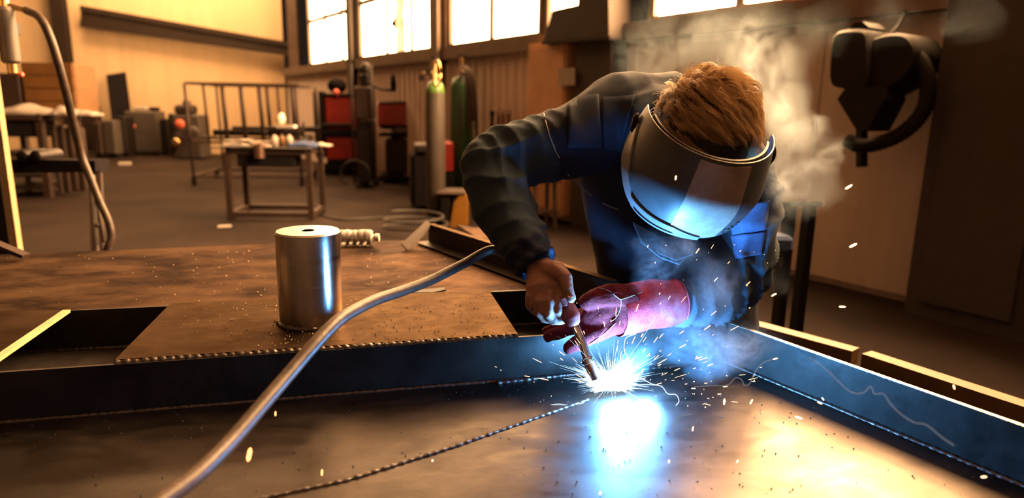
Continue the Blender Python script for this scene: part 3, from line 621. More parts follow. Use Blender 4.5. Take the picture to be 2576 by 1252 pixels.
q = T6 @ Vector((-.55, .25, h+.035)); tag(MB(T6).box((-.6, .25, h+.035+.26), (1.05, .5, .52), bev=.02).build('cardboard_box', 'brown_steel'), 'brown box beside the yellow crate on the workbench', 'box')
for i, (x, y, ww, dd_, hh) in enumerate(((-.5, -.25, .8, .3, .12), (.15, -.3, .7, .3, .16), (.62, -.32, .45, .3, .14), (.9, -.3, .28, .25, .10))):
    rag('dust_sheet', T6, (x, y, h+.036), ww, dd_, hh, 'cloth_white', ['grey rag at the post end of the far left workbench', 'large pale dust sheet in the middle of the far left workbench', 'pale cloth hanging over the workbench corner below the crate', 'small pale cloth at the right end of the workbench'][i], 20+i)
# support stand with rollers, nearer on the left
D1 = 3.35
def sd(x, y, dd=0): return pd(x, y, D1+dd)
gp = sd(222, 415); st = thing('support_stand', 'dark roller support stand behind the bench at left', 'stand', (gp.x, gp.y, 0))
o = MB().prism([sd(20, 402), sd(62, 400), sd(75, 388), sd(100, 388), sd(112, 402), sd(238, 404), sd(240, 432), sd(20, 436)], CAMF*.12); fixn(o.build('cradle_beam', 'black_paint', st))
for x in (64, 98):
    q = sd(x, 392); MB().lathe([(0, -.09), (.026, -.09), (.03, -.08), (.03, .08), (.026, .09), (0, .09)], q+CAMF*.06, axis=CAMF, n=18).build('roller', 'dark_steel', st, smooth=True)
MB().beam(sd(222, 436)+CAMF*.06, pd(228, 640, D1-.05)+CAMF*.06, .055, .05).build('leg', 'brown_steel', st)
lg = sd(218, 434)+CAMF*.06; MB().beam(lg, V(lg.x, lg.y, 0.0), .05, .05).build('leg', 'dark_steel', st)
lg = sd(-80, 434)+CAMF*.06; MB().beam(lg, V(lg.x, lg.y, 0.0), .05, .05).build('leg', 'dark_steel', st); MB().beam(sd(-95, 418)+CAMF*.06, sd(22, 418)+CAMF*.06, .06, .05).build('arm', 'black_paint', st)
q0, q1 = sd(229, 440, -.1), pd(242, 625, D1-.1); tub('rod', 'grey_paint', [q0, q1, q1+V(0, 0, -.55)], .013, st); tub('rod', 'grey_paint', [sd(233, 440, -.1), pd(262, 610, D1-.1)], .009, st)
tub('cross_pin', 'grey_paint', [pd(236, 570, D1-.1), pd(252, 562, D1-.1)], .012, st)
# pale post at the left edge with the filter and its hose
D2 = 2.95; pa, pb = pd(-8, 130, D2), pd(42, 628, D2); b0 = V(pb.x, pb.y, 0)
ps = thing('steel_post', 'tall yellow-lit steel post at the left edge of the picture', 'post', b0)
MB().box(b0+V(.0, 0, 1.6), (.036, .03, 3.2), rz=-YAW+.0).build('post', 'paint_post', ps); MB().box(b0+V(-.085, .02, 1.6), (.13, .012, 3.2), rz=-YAW).build('web', 'dark_steel', ps)
tag(fixn(MB().beam(pz(-40, 600, ZP+.06), pz(66, 644, ZP+.012), .03, .012).build('flat_bar', 'brown_steel')), 'brown flat bar propped against the foot of the pale post', 'metal bar')
fc = pd(20, 95, D2-.12); af = thing('air_filter', 'pale metal air filter bowl hanging on the post at left', 'filter', fc)
MB().lathe([(.028, -.105), (.036, -.095), (.036, .11), (.03, .125), (0, .125)], fc, n=24).build('bowl', 'grey_paint', af, smooth=False)
MB().lathe([(.012, -.15), (.018, -.145), (.018, -.105), (0, -.105)], fc, n=14).build('drain', 'brass', af); MB().box(fc+V(.03, 0, -.15), (.02, .02, .018), bev=.004).build('drain_tap', 'pink_plastic', af)
MB().lathe([(.02, .125), (.02, .16), (0, .16)], fc, n=14).build('neck', 'brass', af); MB().beam(fc+V(-.02, 0, .14), pd(68, 28, D2-.12), .022, .022).build('fitting', 'brass', af); MB().box(fc+V(-.035, .08, .05), (.05, .14, .05)).build('bracket', 'dark_steel', af)
hp = [pd(x, y, d_) for x, y, d_ in ((66, 26, D2-.12), (100, 45, D2-.15), (128, 100, D2-.15), (155, 190, D2-.1), (180, 290, D2), (203, 385, D2+.1), (228, 450, D2+.1), (252, 510, D2+.1), (274, 560, D2+.1), (280, 600, D2+.1), (268, 640, D2+.1))]
hp.append(hp[-1]+V(-.05, .02, -.3)); hp.append(V(hp[-1].x-.05, hp[-1].y, .02))
tag(MB().tube(spline(hp, 8), .0165, 10).build('air_hose', 'cable_rubber', smooth=True), 'brown air hose hanging in a long curve from the air filter', 'hose')

# red welding machines on trolleys
def trolley(xl, xr, yt, yb, label, boxes, name='welding_machine', yaw=.15, dp=.6):
    p, w, h, k = fit(xl, xr, yt, yb); T = fr(p+RAD(p)*dp/2, yaw); t = thing(name, label, 'machine', p+RAD(p)*dp/2)
    for nm, x, z, ww, hh, m_, dd_ in boxes: MB(T).box((x*w, 0, z*h), (ww*w, dp*dd_, hh*h), bev=.025).build(nm, m_, t)
    for sx in (-1, 1):
        for sy in (-1, 1): MB(T).lathe([(0, -.025), (.055, -.025), (.065, -.015), (.065, .015), (.055, .025), (0, .025)], (sx*w*.38, sy*dp*.4, .066), axis=(1, 0, 0), n=14).build('wheel', 'black_rubber', t)
    return T, w, h, t
T7, w7, h7, t7 = trolley(800, 912, 235, 440, 'tall red welding machine stack nearest the corner windows', [('base', 0, .07, .9, .09, 'black_paint', 1.0), ('lower_case', .1, .30, .72, .34, 'red_paint', .9), ('lower_grille', .1, .15, .66, .1, 'black_paint', .96), ('middle_frame', .02, .50, .9, .09, 'black_paint', 1.0), ('upper_case', .08, .74, .66, .38, 'red_paint', .85), ('upper_front', -.02, .60, .8, .05, 'dark_steel', .95), ('side_cover', -.38, .6, .22, .8, 'black_paint', .9), ('top_cover', .05, .95, .7, .05, 'black_paint', .9)])
MB(T7).ell((w7*.0, 0, h7+.10), (.17, .16, .14)).build('wire_spool', 'black_paint', t7, smooth=True); MB(T7).ell((w7*.02, -.3, h7-.02), (.055, .05, .055)).build('indicator', 'pink_plastic', t7, smooth=True)
T8, w8, h8, t8 = trolley(902, 948, 165, 474, 'narrow dark gas trolley with round handle between the red machines', [('base', 0, .05, 1.1, .05, 'black_paint', 1.0), ('lower_case', 0, .28, .85, .42, 'dark_steel', .7), ('upper_case', .0, .68, .9, .26, 'brown_steel', .7), ('mid_case', 0, .5, .8, .08, 'black_paint', .7), ('neck', .05, .86, .5, .1, 'dark_steel', .5)], 'gas_trolley', 0, .5)
for x in (-.55, .5): tub('frame_tube', 'dark_steel', [T8 @ Vector((x*w8, -.2, .06)), T8 @ Vector((x*w8, -.2, h8*.98))], .02, t8)
tub('wheel_guard', 'dark_steel', spline([T8 @ Vector((-w8*.4+.22*math.cos(a), -.32, .22+.2*math.sin(a))) for a in [x*.5 for x in range(-1, 9)]], 4), .018, t8)
MB(T8).ell((.02, 0, h8*.93), (.10, .1, .13)).build('regulator', 'dark_steel', t8, smooth=True)
tub('boom', 'dark_steel', [T8 @ Vector((.05, -.1, h8*.84)), pd(960, 225, depth_of(T8.translation)), pd(996, 228, depth_of(T8.translation))], .022, t8); q = pd(990, 208, depth_of(T8.translation)); MB().lathe([(.0, -.12), (.045, -.12), (.05, 0), (.03, .12), (0, .12)], q, n=12).build('feeder_handle', 'black_paint', t8, smooth=True)
T9, w9, h9, t9 = trolley(955, 1068, 262, 462, 'wide red welding machine directly left of the grey gas cylinder', [('base', 0, .07, .95, .08, 'black_paint', 1.0), ('lower_case', .05, .34, .8, .42, 'dark_steel', .9), ('shelf', 0, .60, 1.0, .04, 'black_paint', 1.0), ('upper_case', 0, .84, 1.0, .30, 'red_paint', .8), ('front_lip', 0, .70, .9, .06, 'black_paint', .95), ('lid', 0, 1.0, 1.0, .03, 'brown_steel', .85)])
MB(T9).box((w9*.1, -.2, h9*.66), (.35, .2, .09), bev=.02).build('control_unit', 'grey_paint', t9)
p, w, h, k = fit(1030, 1140, 365, 545); T10 = fr(p+RAD(p)*.6, .2); ct = thing('red_toolbox', 'dark and red case standing behind the grey gas cylinder', 'machine', p+RAD(p)*.6)
MB(T10).box((-w*.2, 0, h*.45), (w*.6, .6, h*.8), bev=.04).build('body', 'black_paint', ct); MB(T10).box((-w*.1, -.1, h*.92), (w*.6, .5, .1), bev=.02).build('lid', 'dark_steel', ct)
MB(T10).box((w*.28, .1, h*.78), (w*.5, .4, h*.44), bev=.02).build('red_case', 'red_paint', ct); MB(T10).box((w*.28, .1, h*.28), (w*.5, .4, h*.5), bev=.02).build('lower_case', 'black_paint', ct)
for sx in (-1, 1): MB(T10).lathe([(0, -.03), (.08, -.03), (.09, 0), (.08, .03), (0, .03)], (sx*w*.4, -.2, .09), axis=(1, 0, 0), n=14).build('wheel', 'black_rubber', ct)
# gas cylinders
def gas(xl, xr, yt, yb, m_, label, cap=None):
    p, w, h, k = fit(xl, xr, yt, yb); r = w/2; p = p+RAD(p)*r; t = thing('gas_cylinder', label, 'gas cylinder', p); hb = h*.86
    MB().lathe([(r*.9, 0), (r, .02), (r, hb-.14), (r*.93, hb-.08), (r*.72, hb-.025), (r*.4, hb), (r*.28, hb+.02), (0, hb+.02)], p, n=28).build('body', m_, t, smooth=True)
    if cap: MB().lathe([(r*1.005, hb-.155), (r*.94, hb-.078), (r*.73, hb-.022), (r*.42, hb+.003)], p, n=28).build('shoulder_paint', cap, t, smooth=True)
    MB().lathe([(r*.3, hb+.01), (r*.3, hb+.06), (r*.18, hb+.07), (r*.18, h-.02), (0, h-.02)], p, n=14).build('valve', 'brass', t)
    MB().lathe([(r*.42, -.012), (r*.42, .012)], p+V(0, 0, h-.01), n=12).build('valve_wheel', 'dark_steel', t)
    return t, p, r, hb, h
t, p, r, hb, h = gas(1073, 1121, 158, 562, 'grey_paint', 'tall grey gas cylinder with brass gauge standing in front', 'lime_paint')
g0 = p-CAMF*r*.5+V(-.06, 0, hb+.10); MB().lathe([(0, 0), (.036, 0), (.036, .03), (0, .03)], g0, axis=-CAMF, n=16).build('gauge', 'dark_steel', t); MB().lathe([(0, 0), (.034, 0), (.034, .03), (0, .03)], g0+V(-.07, 0, -.07), axis=-CAMF, n=16).build('gauge', 'dark_steel', t)
tub('regulator', 'brass', [p+V(0, 0, hb+.06), g0, g0+V(-.05, 0, -.04)], .02, t)
ring = [p+CAMR*(.03+.035*math.cos(a))-CAMF*.08+V(0, 0, hb+.08+.13*math.sin(a)) for a in [2*PI*k_/14 for k_ in range(15)]]
tag(MB().tube(ring, .012, 8).build('coiled_hose', 'brass', smooth=True), 'brassy coiled hose looped over the grey cylinder valve', 'hose')
t, p, r, hb, h = gas(1133, 1190, 150, 514, 'green_paint', 'tall green gas cylinder draped with hoses by the ribbed wall')
for k_ in range(6):
    a = .3+k_*.45; u = CAMR*math.cos(a*1.1-1.2)*r*1.15 - CAMF*r*.9
    tag(MB().tube(spline([p+V(0, 0, hb+.12)+u*.2, p+u*.8+V(0, 0, hb+.02), p+u*1.15+V(0, 0, hb-.25-.12*k_/2), p+u*1.2+V(0, 0, hb-.55-.1*(k_ % 3))], 5), .018, 7).build('gas_hose', 'brown_steel', smooth=True), 'one of the brown gas hoses draped over the green cylinder', 'hose', 'hoses on the green cylinder')
# yellow machine, brown stool behind the arm, tools on the wall
p, w, h, k = fit(1110, 1178, 492, 572); T11 = fr(p+RAD(p)*.2, 0); ym = thing('yellow_compressor', 'small machine with curved yellow side panel behind the elbow', 'machine', p+RAD(p)*.2)
pr = [(-.05*1+w*.05, -.2, 0), (w*.5, -.2, 0), (w*.5, -.2, h*.98), (w*.25, -.2, h), (w*.05, -.2, h*.82), (-w*.02, -.2, h*.5)]
fixn(MB(T11).prism(pr, T11.to_3x3().inverted() @ (CAMF*.4)).build('side_panel', 'yellow_paint', ym)); MB(T11).box((-w*.32, 0, h*.5), (w*.4, .36, h*.9), bev=.02).build('body', 'black_paint', ym)
fixn(MB(T11).box((-.02, 0, h*1.06), (w*1.1, .4, h*.1), bev=.015).build('top_cover', 'brown_steel', ym))
p, w, h, k = fit(1325, 1392, 452, 575); T12 = fr(p, .3); so = thing('wooden_stool', 'brown stool showing between the arm and the body', 'stool', p)
MB(T12).box((0, 0, h), (w*1.1, .34, .04), bev=.01).build('seat', 'brown_steel', so)
for sx in (-1, 1):
    for sy in (-1, 1): MB(T12).beam((sx*w*.42, sy*.13, 0), (sx*w*.38, sy*.11, h), .035, .035).build('leg', 'brown_steel', so)
MB(T12).box((0, -.12, h*.4), (w*.8, .025, .03)).build('rung', 'brown_steel', so)
for i, x in enumerate((1238, 1254, 1266, 1280)):
    q = onwall(x, 300, .27); tt = MB().tube([q+V(0, 0, -.55), q+V(0, 0, .02), q+V(0, 0, .10)], [.018, .022, .03 if i else .035], 8)
    tag(tt.build('long_tool', ['black_paint', 'wood', 'wood', 'grey_paint'][i], smooth=True), ['black tool handle leaning at the ribbed wall', 'wooden handle beside the black one at the ribbed wall', 'wooden handle in the middle of the tools at the wall', 'pale handle at the right end of the tools at the wall'][i], 'tool')
bx = thing('tool_bin', 'dark bin holding the upright tools by the ribbed wall', 'bin', V(*(onwall(1258, 420, .27).xy), 0)); q = onwall(1258, 420, .27)
MB(Matrix.Translation(V(q.x, q.y, 0))).box((0, 0, .45), (.42, .3, .9), bev=.02, rz=-.37).build('body', 'dark_steel', bx); MB(Matrix.Translation(V(q.x, q.y, 0))).box((0, 0, .91), (.45, .33, .03), rz=-.37).build('rim', 'black_paint', bx)
# cable on the floor and a coil
fc_ = spline([pz(808, 540, .012), pz(860, 552, .012), (pz(950, 548, .012)), pz(1020, 548, .012), pz(1062, 548, .012)], 8)
tag(MB().tube(fc_, .012, 7).build('floor_cable', 'black_rubber', smooth=True), 'thin black cable lying across the floor past the tube table', 'cable')
cp_ = pz(1045, 580, .02); co = [cp_+CAMR*(.30*math.cos(a)*(1+.1*math.sin(a*.3)))+CAMF*(.25*math.sin(a))+V(0, 0, .004*i) for i, a in enumerate([k_*.35 for k_ in range(45)])]
tag(MB().tube(co, .013, 7).build('cable_coil', 'black_rubber', smooth=True), 'coil of black cable on the floor below the yellow machine', 'cable')
# crumpled clear bottle at the back edge of the bench
gm = bpy.data.materials.new('clear_plastic'); gm.use_nodes = True; b = gm.node_tree.nodes['Principled BSDF']; b.inputs['Base Color'].default_value = (.9, .85, .8, 1); b.inputs['Roughness'].default_value = .12; b.inputs['Transmission Weight'].default_value = .55; b.inputs['IOR'].default_value = 1.3; MATS['clear_plastic'] = gm
ba, bb = pz(856, 608, ZP+.0), pz(944, 608, ZP+.0); ba += V(0, -.05, .026); bb += V(0, -.05, .026); n = 26; pts = [ba.lerp(bb, i/n) for i in range(n+1)]
rad = [(.004 if i in (0, n) else .026)*(1+.03*math.sin(i*2.2)+.09*rnd.random()) for i in range(n+1)]; rad[-2] *= .45; rad[-3] *= .55
pb_ = thing('plastic_bottle', 'crumpled clear plastic bottle lying at the back edge of the bench', 'bottle', ba)
MB().tube([p_+V(0, 0, .003*math.sin(i*1.3)) for i, p_ in enumerate(pts)], rad, 14).build('body', 'clear_plastic', pb_, smooth=True); MB().tube([bb, bb+(bb-ba).normalized()*.014], .014, 12).build('cap', 'paper', pb_)

# fume extractor with its hose on the right wall
def wq(x, y, off): return onwall(x, y, off)
ex = thing('fume_extractor', 'dark fume extractor with two drums and looped hose on the beige wall', 'extractor', wq(2190, 160, .3))
def drum(P, off, th, name, m='extractor_grey'):
    n_ = WN*-th; q = [wq(x, y, off) for x, y in P]; o = MB().prism(q, n_); return fixn(o.build(name, m, ex))
def rdrum(P, off, th, name):          # rounded outline with softened rim
    C_ = sum((wq(x, y, off) for x, y in P), Vector())/len(P); S_ = spline([wq(x, y, off) for x, y in P]+[wq(*P[0], off)], 5)[:-1]
    b = MB(); n = len(S_); vs = []
    for k_, o_ in ((.9, 0), (1, .03), (1, th-.03), (.9, th)): vs += [C_+(p_-C_)*k_ - WN*o_ for p_ in S_]
    fs = [tuple(range(n)), tuple(range(3*n, 4*n))] + [(r_*n+i, r_*n+(i+1) % n, (r_+1)*n+(i+1) % n, (r_+1)*n+i) for r_ in range(3) for i in range(n)]
    b.add(vs, fs); return sharp(fixn(b.build(name, 'extractor_grey', ex)).data, .9)
rdrum([(2092, 90), (2110, 76), (2165, 72), (2182, 90), (2184, 150), (2180, 222), (2150, 226), (2096, 218), (2084, 200), (2086, 140)], .55, .42, 'motor_drum')
rdrum([(2192, 95), (2230, 84), (2270, 84), (2292, 100), (2305, 130), (2300, 160), (2275, 195), (2240, 220), (2205, 236), (2180, 225), (2178, 160)], .5, .36, 'fan_drum')
drum([(2130, 215), (2222, 222), (2222, 250), (2182, 330), (2156, 330), (2106, 250)], .58, .26, 'outlet_cone')
drum([(2138, 68), (2150, 56), (2170, 54), (2186, 68), (2184, 74), (2138, 74)], .5, .2, 'lifting_lug')
hh = spline([wq(x, y, .42) for x, y in ((2292, 130), (2318, 160), (2334, 205), (2330, 260), (2304, 305), (2260, 340), (2205, 362), (2160, 366), (2130, 352))], 9)
hr = [.042+(.006 if i % 2 else 0) for i in range(len(hh))]; MB().tube(hh, hr, 12).build('hose', 'extractor_grey', ex, smooth=True)
tub('suspension_cable', 'extractor_grey', spline([wq(2235, 90, .3), wq(2262, 60, .2), wq(2280, 20, .1)], 5), .012, ex)
MB().beam(wq(2168, 320, .3), wq(2168, 420, .3), .05, .05).build('down_pipe', 'extractor_grey', ex); tub('wall_bracket', 'dark_steel', [wq(2190, 150, .3), wq(2190, 150, .0)], .05, ex)
# dark stand with a blue vise right of the worker
p, w, h, k = fit(1935, 2085, 505, 800); q = pd(2010, 512, 2.9); T13 = fr((q.x, q.y, 0), .1)
vs_ = thing('machine_stand', 'dark T-shaped machine stand in the smoke behind the shoulder', 'stand', (q.x, q.y, 0)); H_ = q.z
MB(T13).box((0, 0, H_), (.22, .025, .025), bev=.006).build('top', 'black_paint', vs_)
for x in (-.04, .05): MB(T13).box((x, 0, H_/2), (.035, .06, H_)).build('column', 'black_paint', vs_)
MB(T13).box((0, 0, .02), (.4, .4, .04), bev=.01).build('base', 'black_paint', vs_); MB(T13).box((-.16, -.05, H_-.16), (.2, .12, .07), bev=.015).build('vise', 'cloth_blue', vs_); MB(T13).box((-.17, -.04, H_-.24), (.16, .1, .07), bev=.015).build('vise_jaw', 'brown_steel', vs_)
# wooden batten beyond the flange
for a, b_, l_ in (((1890, 826), (2150, 898), 'orange-lit wooden batten just beyond the ground flange edge'), ((2178, 905), (2640, 1060), 'longer wooden batten beyond the flange at the right edge')):
    A_, B_ = pz(*a, .52), pz(*b_, .52); bt_ = MB().beam(A_, B_, .05, .05); tag(fixn(bt_.build('wooden_batten', 'wood')), l_, 'batten')
tl = thing('low_trestle', 'dark low trestle carrying the wooden battens', 'trestle', (1.3, 1.3, 0))
A_, B_ = pz(1890, 826, .52), pz(2640, 1060, .52); MB().beam(A_+V(.0, 0, -.05), B_+V(.0, 0, -.05), .04, .048).build('rail', 'dark_steel', tl)
for f_ in (.05, .5, .95): q = A_.lerp(B_, f_); MB().box((q.x, q.y, .223), (.04, .04, .446)).build('leg', 'dark_steel', tl)
#--PART3--
# ------------------------------------------------------------------ the welder
def remeshed(mb, name, m, parent, vox, smooth=6, disp=None, sfac=.5):
    me = mb.mesh(name+'_raw'); o = bpy.data.objects.new(name+'_raw', me); COL.objects.link(o); fixn(o)
    r = o.modifiers.new('r', 'REMESH'); r.mode = 'VOXEL'; r.voxel_size = vox; r.adaptivity = 0
    if smooth: s_ = o.modifiers.new('s', 'SMOOTH'); s_.factor = sfac; s_.iterations = smooth
    dg = bpy.context.evaluated_depsgraph_get(); e = o.evaluated_get(dg); me2 = bpy.data.meshes.new_from_object(e)
    bpy.data.objects.remove(o); bpy.data.meshes.remove(me)
    n = len(me2.vertices); co = np.empty(n*3); me2.vertices.foreach_get('co', co); co = co.reshape(-1, 3)
    no = np.empty(n*3); me2.vertex_normals.foreach_get('vector', no); no = no.reshape(-1, 3)
    if disp is not None: co = co + no*disp(co, no)[:, None]
    co0 = np.array(WORLD_OF[parent.name]) if parent else np.zeros(3)
    me2.vertices.foreach_set('co', (co-co0).ravel()); me2.update()
    me2.name = name; me2.materials.clear(); me2.materials.append(MATS[m]); me2.polygons.foreach_set('use_smooth', [True]*len(me2.polygons))
    ob = bpy.data.objects.new(name, me2); COL.objects.link(ob)
    if parent: ob.parent = parent; WORLD_OF[ob.name] = WORLD_OF[parent.name]
    return ob
def J(x, y, d): return pd(x, y, d)
Rs, Re, Rw = J(1440, 350, 1.62), J(1240, 420, 1.58), J(1350, 655, 1.468)
Ls, Le, Lw = J(1862, 458, 1.60), J(1850, 672, 1.67), J(1704, 762, 1.545)
SD = (Ls-Rs).normalized()
hipc = J(1700, 800, 2.08); hipf = V(hipc.x, hipc.y, 0)
person = thing('person', 'man in dark blue work jacket and face shield bending over the steel tray to weld', 'person', hipf)
# head frame
hy, hp_, hr_ = 0.064, 0.45, 0.215
def rzm(a): return Matrix.Rotation(a, 3, 'Z')
Bm = Matrix((CAMR, -CAMF, UP)).transposed()
HM = Bm @ rzm(hy) @ Matrix.Rotation(hr_, 3, 'Y') @ Matrix.Rotation(-hp_, 3, 'X')
HO = J(1752, 384, 1.35)
def H(x, y, z): return HO + HM @ Vector((x, y, z))
HX, HY, HZ = HM @ Vector((1, 0, 0)), HM @ Vector((0, 1, 0)), HM @ Vector((0, 0, 1))
bd = MB()
bd.ell(H(0, -.015, .035), (.077, .098, .095), 24, 16, HM); bd.ell(H(0, .03, -.02), (.064, .068, .085), 20, 14, HM); bd.ell(H(0, .035, -.075), (.045, .055, .045), 18, 12, HM)
bd.limb([(H(0, .088, .012), .010, .010), (H(0, .104, -.022), .012, .012), (H(0, .100, -.036), .017, .011)], 12, HX)      # nose
bd.limb([(H(-.022, .088, -.064), .006, .006), (H(0, .096, -.064), .008, .009), (H(.022, .088, -.064), .006, .006)], 10, HZ)  # mouth
bd.limb([(H(-.05, .072, .024), .008, .007), (H(0, .094, .03), .010, .008), (H(.05, .072, .024), .008, .007)], 10, HZ)     # brow
bd.ell(H(0, .075, -.105), (.022, .02, .018), 12, 8, HM)
for sx in (-1, 1):
    bd.ell(H(sx*.079, -.012, -.01), (.010, .020, .032), 12, 10, HM); bd.ell(H(sx*.045, .06, -.03), (.024, .022, .022), 12, 8, HM)
nb = J(1690, 330, 1.55)
bd.limb([(H(0, -.02, -.04), .058, .06), (H(0, -.045, -.10), .056, .058), (nb, .062, .06), (J(1675, 330, 1.66), .09, .08)], 18, SD)
bd.limb([(hipc+V(0, 0, .17), .155, .115), (J(1690, 640, 2.02), .15, .11), (J(1682, 520, 1.93), .165, .115), (J(1668, 400, 1.83), .185, .12), (J(1668, 325, 1.69), .17, .095), (nb+V(0, 0, -.01), .09, .07)], 24, SD)
bd.limb([(Rs, .055, .055), (Rs.lerp(Re, .5), .048, .048), (Re, .040, .040), (Re.lerp(Rw, .35), .040, .038), (Rw, .027, .021)], 16)
bd.limb([(Ls, .055, .055), (Ls.lerp(Le, .5), .046, .046), (Le, .036, .036), (Le.lerp(Lw, .35), .035, .034), (Lw, .027, .021)], 16)
bd.limb([(Rs, .06, .06), (J(1665, 325, 1.68), .075, .075), (Ls, .06, .06)], 16)
for sx in (-1, 1):
    h0 = hipc+V(0, 0, .15)+CAMR*(sx*.09+.04)+CAMF*.10; kn = V(h0.x, h0.y, .48)-CAMF*.04; an = V(kn.x, kn.y, .09)+CAMF*.05
    bd.limb([(h0, .085, .085), (h0.lerp(kn, .5), .07, .07), (kn, .052, .055), (kn.lerp(an, .4), .052, .056), (an, .034, .036)], 16)
# right hand, bare, closed round the torch
pdir = (J(1378, 748, 1.455)-Rw).normalized(); pside = CAMR
bd.limb([(Rw-(Rw-Re).normalized()*.03, .030, .024), (Rw, .030, .022), (J(1366, 690, 1.472-.026), .037, .023), (J(1373, 722, 1.458-.034), .044, .021), (J(1374, 745, 1.454-.034), .044, .015)], 20, pside)
HB = .034
def finger(js, rs): bd.limb([(J(j[0], j[1], j[2]-HB), r, r) for j, r in zip(js, rs)], 12)
FING = [([(1406, 728, 1.455), (1408, 752, 1.443), (1404, 782, 1.440), (1412, 797, 1.462), (1432, 800, 1.478)], (.0115, .0112, .0105, .0098, .0085)),
        ([(1385, 730, 1.452), (1382, 760, 1.438), (1378, 790, 1.438), (1390, 806, 1.462), (1414, 807, 1.482)], (.0122, .0118, .0108, .0100, .0088)),
        ([(1362, 730, 1.455), (1356, 758, 1.442), (1354, 784, 1.445), (1368, 802, 1.470), (1394, 806, 1.486)], (.0118, .0112, .0102, .0095, .0085)),
        ([(1340, 722, 1.462), (1332, 746, 1.452), (1331, 768, 1.456), (1345, 784, 1.478), (1368, 790, 1.492)], (.0108, .0098, .0090, .0084, .0075))]
for js, rs in FING: finger(js, rs)
THB = [(1372, 672, 1.470), (1402, 682, 1.452), (1423, 700, 1.438), (1427, 724, 1.430), (1437, 750, 1.431)]
finger(THB, (.020, .021, .0165, .0128, .0105))
# left hand (inside the glove)
bd.limb([(Lw, .027, .021), (J(1600, 775, 1.508), .038, .02), (J(1540, 790, 1.478), .04, .014)], 16, UP)
for a, b in (((1530, 800, 1.47), (1430, 873, 1.455)), ((1530, 790, 1.478), (1390, 838, 1.482)), ((1530, 782, 1.486), (1385, 826, 1.492)), ((1530, 775, 1.49), (1430, 796, 1.495)), ((1560, 752, 1.462), (1482, 752, 1.452))):
    bd.limb([(J(*a), .009, .009), (J(*a).lerp(J(*b), .5), .0085, .0085), (J(*b), .007, .007)], 10)
def body_d(co, no):
    out = np.zeros(len(co)); k = J(1425, 735, 1.43)
    hd = np.linalg.norm(co-np.array(J(1385, 730, 1.45)), axis=1); sel = np.where(hd < .12)[0]
    for i in sel:
        p = Vector(co[i]); out[i] = .0010*mnoise.noise(p*90) + .0007*mnoise.noise(Vector((p.x*60, p.y*60, p.z*260)))
    return out
body = remeshed(bd, 'body', 'skin', person, .0034, 3, body_d, .45)
for q, n_ in (((1434, 744, 1.4215-.034), 'thumb_nail'),):
    nd = (J(*q)-J(1427, 724, 1.43)).normalized(); MB().ell(J(*q), (.0068, .0022, .0085), 12, 8, Matrix((CAMR, -ray(1434, 744).normalized(), nd)).transposed()).build(n_, 'nail', person, smooth=True)
for sx in (-1, 1):
    e = MB().ell(H(sx*.031, .076, .004), .0118, 14, 10).build('eye', 'eye_white', person, smooth=True); MB().ell(H(sx*.031, .0865, .003), (.005, .0025, .005), 10, 6, HM).build('iris', 'ash', e, smooth=True)
MB().limb([(H(-.024, .092, -.068), .002, .003), (H(0, .103, -.067), .004, .005), (H(.024, .092, -.068), .002, .003)], 8, HZ).build('lips', 'lip', person, smooth=True)

# jacket
jk = MB()
jk.limb([(J(1712, 830, 2.04), .235, .165), (J(1708, 740, 2.02), .235, .165), (J(1695, 620, 1.98), .232, .165), (J(1680, 520, 1.93), .238, .17), (J(1664, 400, 1.84), .238, .172), (J(1664, 318, 1.70), .215, .125), (J(1680, 325, 1.60), .15, .10)], 36, SD)
jk.limb([(Rs+V(0, 0, .0), .088, .088), (J(1560, 292, 1.66), .108, .108), (J(1668, 292, 1.70), .115, .115), (J(1780, 350, 1.66), .108, .108), (Ls, .092, .092)], 24)
jk.limb([(J(1480, 345, 1.64), .096, .096), (J(1410, 358, 1.61), .090, .089), (J(1335, 378, 1.60), .083, .082), (J(1268, 402, 1.59), .083, .082), (Re, .078, .078)], 24)
jk.limb([(J(1242, 418, 1.58), .080, .080), (J(1252, 480, 1.56), .076, .076), (J(1276, 545, 1.54), .072, .070), (J(1310, 605, 1.50), .059, .057), (J(1330, 635, 1.48), .052, .05)], 24)
jk.ell(J(1326, 520, 1.54), (.026, .03, .022)); jk.ell(J(1350, 570, 1.52), (.026, .028, .02)); jk.ell(J(1362, 600, 1.505), (.018, .026, .016))
jk.limb([(Ls, .092, .092), (J(1868, 540, 1.64), .093, .093), (J(1860, 620, 1.665), .090, .092), (Le, .088, .094)], 24)
jk.limb([(J(1850, 668, 1.67), .096, .090), (J(1808, 705, 1.65), .094, .084), (J(1762, 735, 1.61), .082, .070), (J(1714, 756, 1.56), .060, .055)], 24)
jk.ell(J(1868, 720, 1.66), (.05, .05, .035)); jk.ell(J(1790, 775, 1.61), (.045, .04, .026))
jk.limb([(J(1688, 338, 1.66), .095, .09), (J(1690, 345, 1.57), .088, .08)], 20, SD)   # collar band
seg = {'ru': (J(1400, 350, 1.61), Re, .16), 'rf': (Re, J(1340, 640, 1.50), .14), 'lu': (Ls, Le, .17), 'lf': (Le, Lw, .16)}
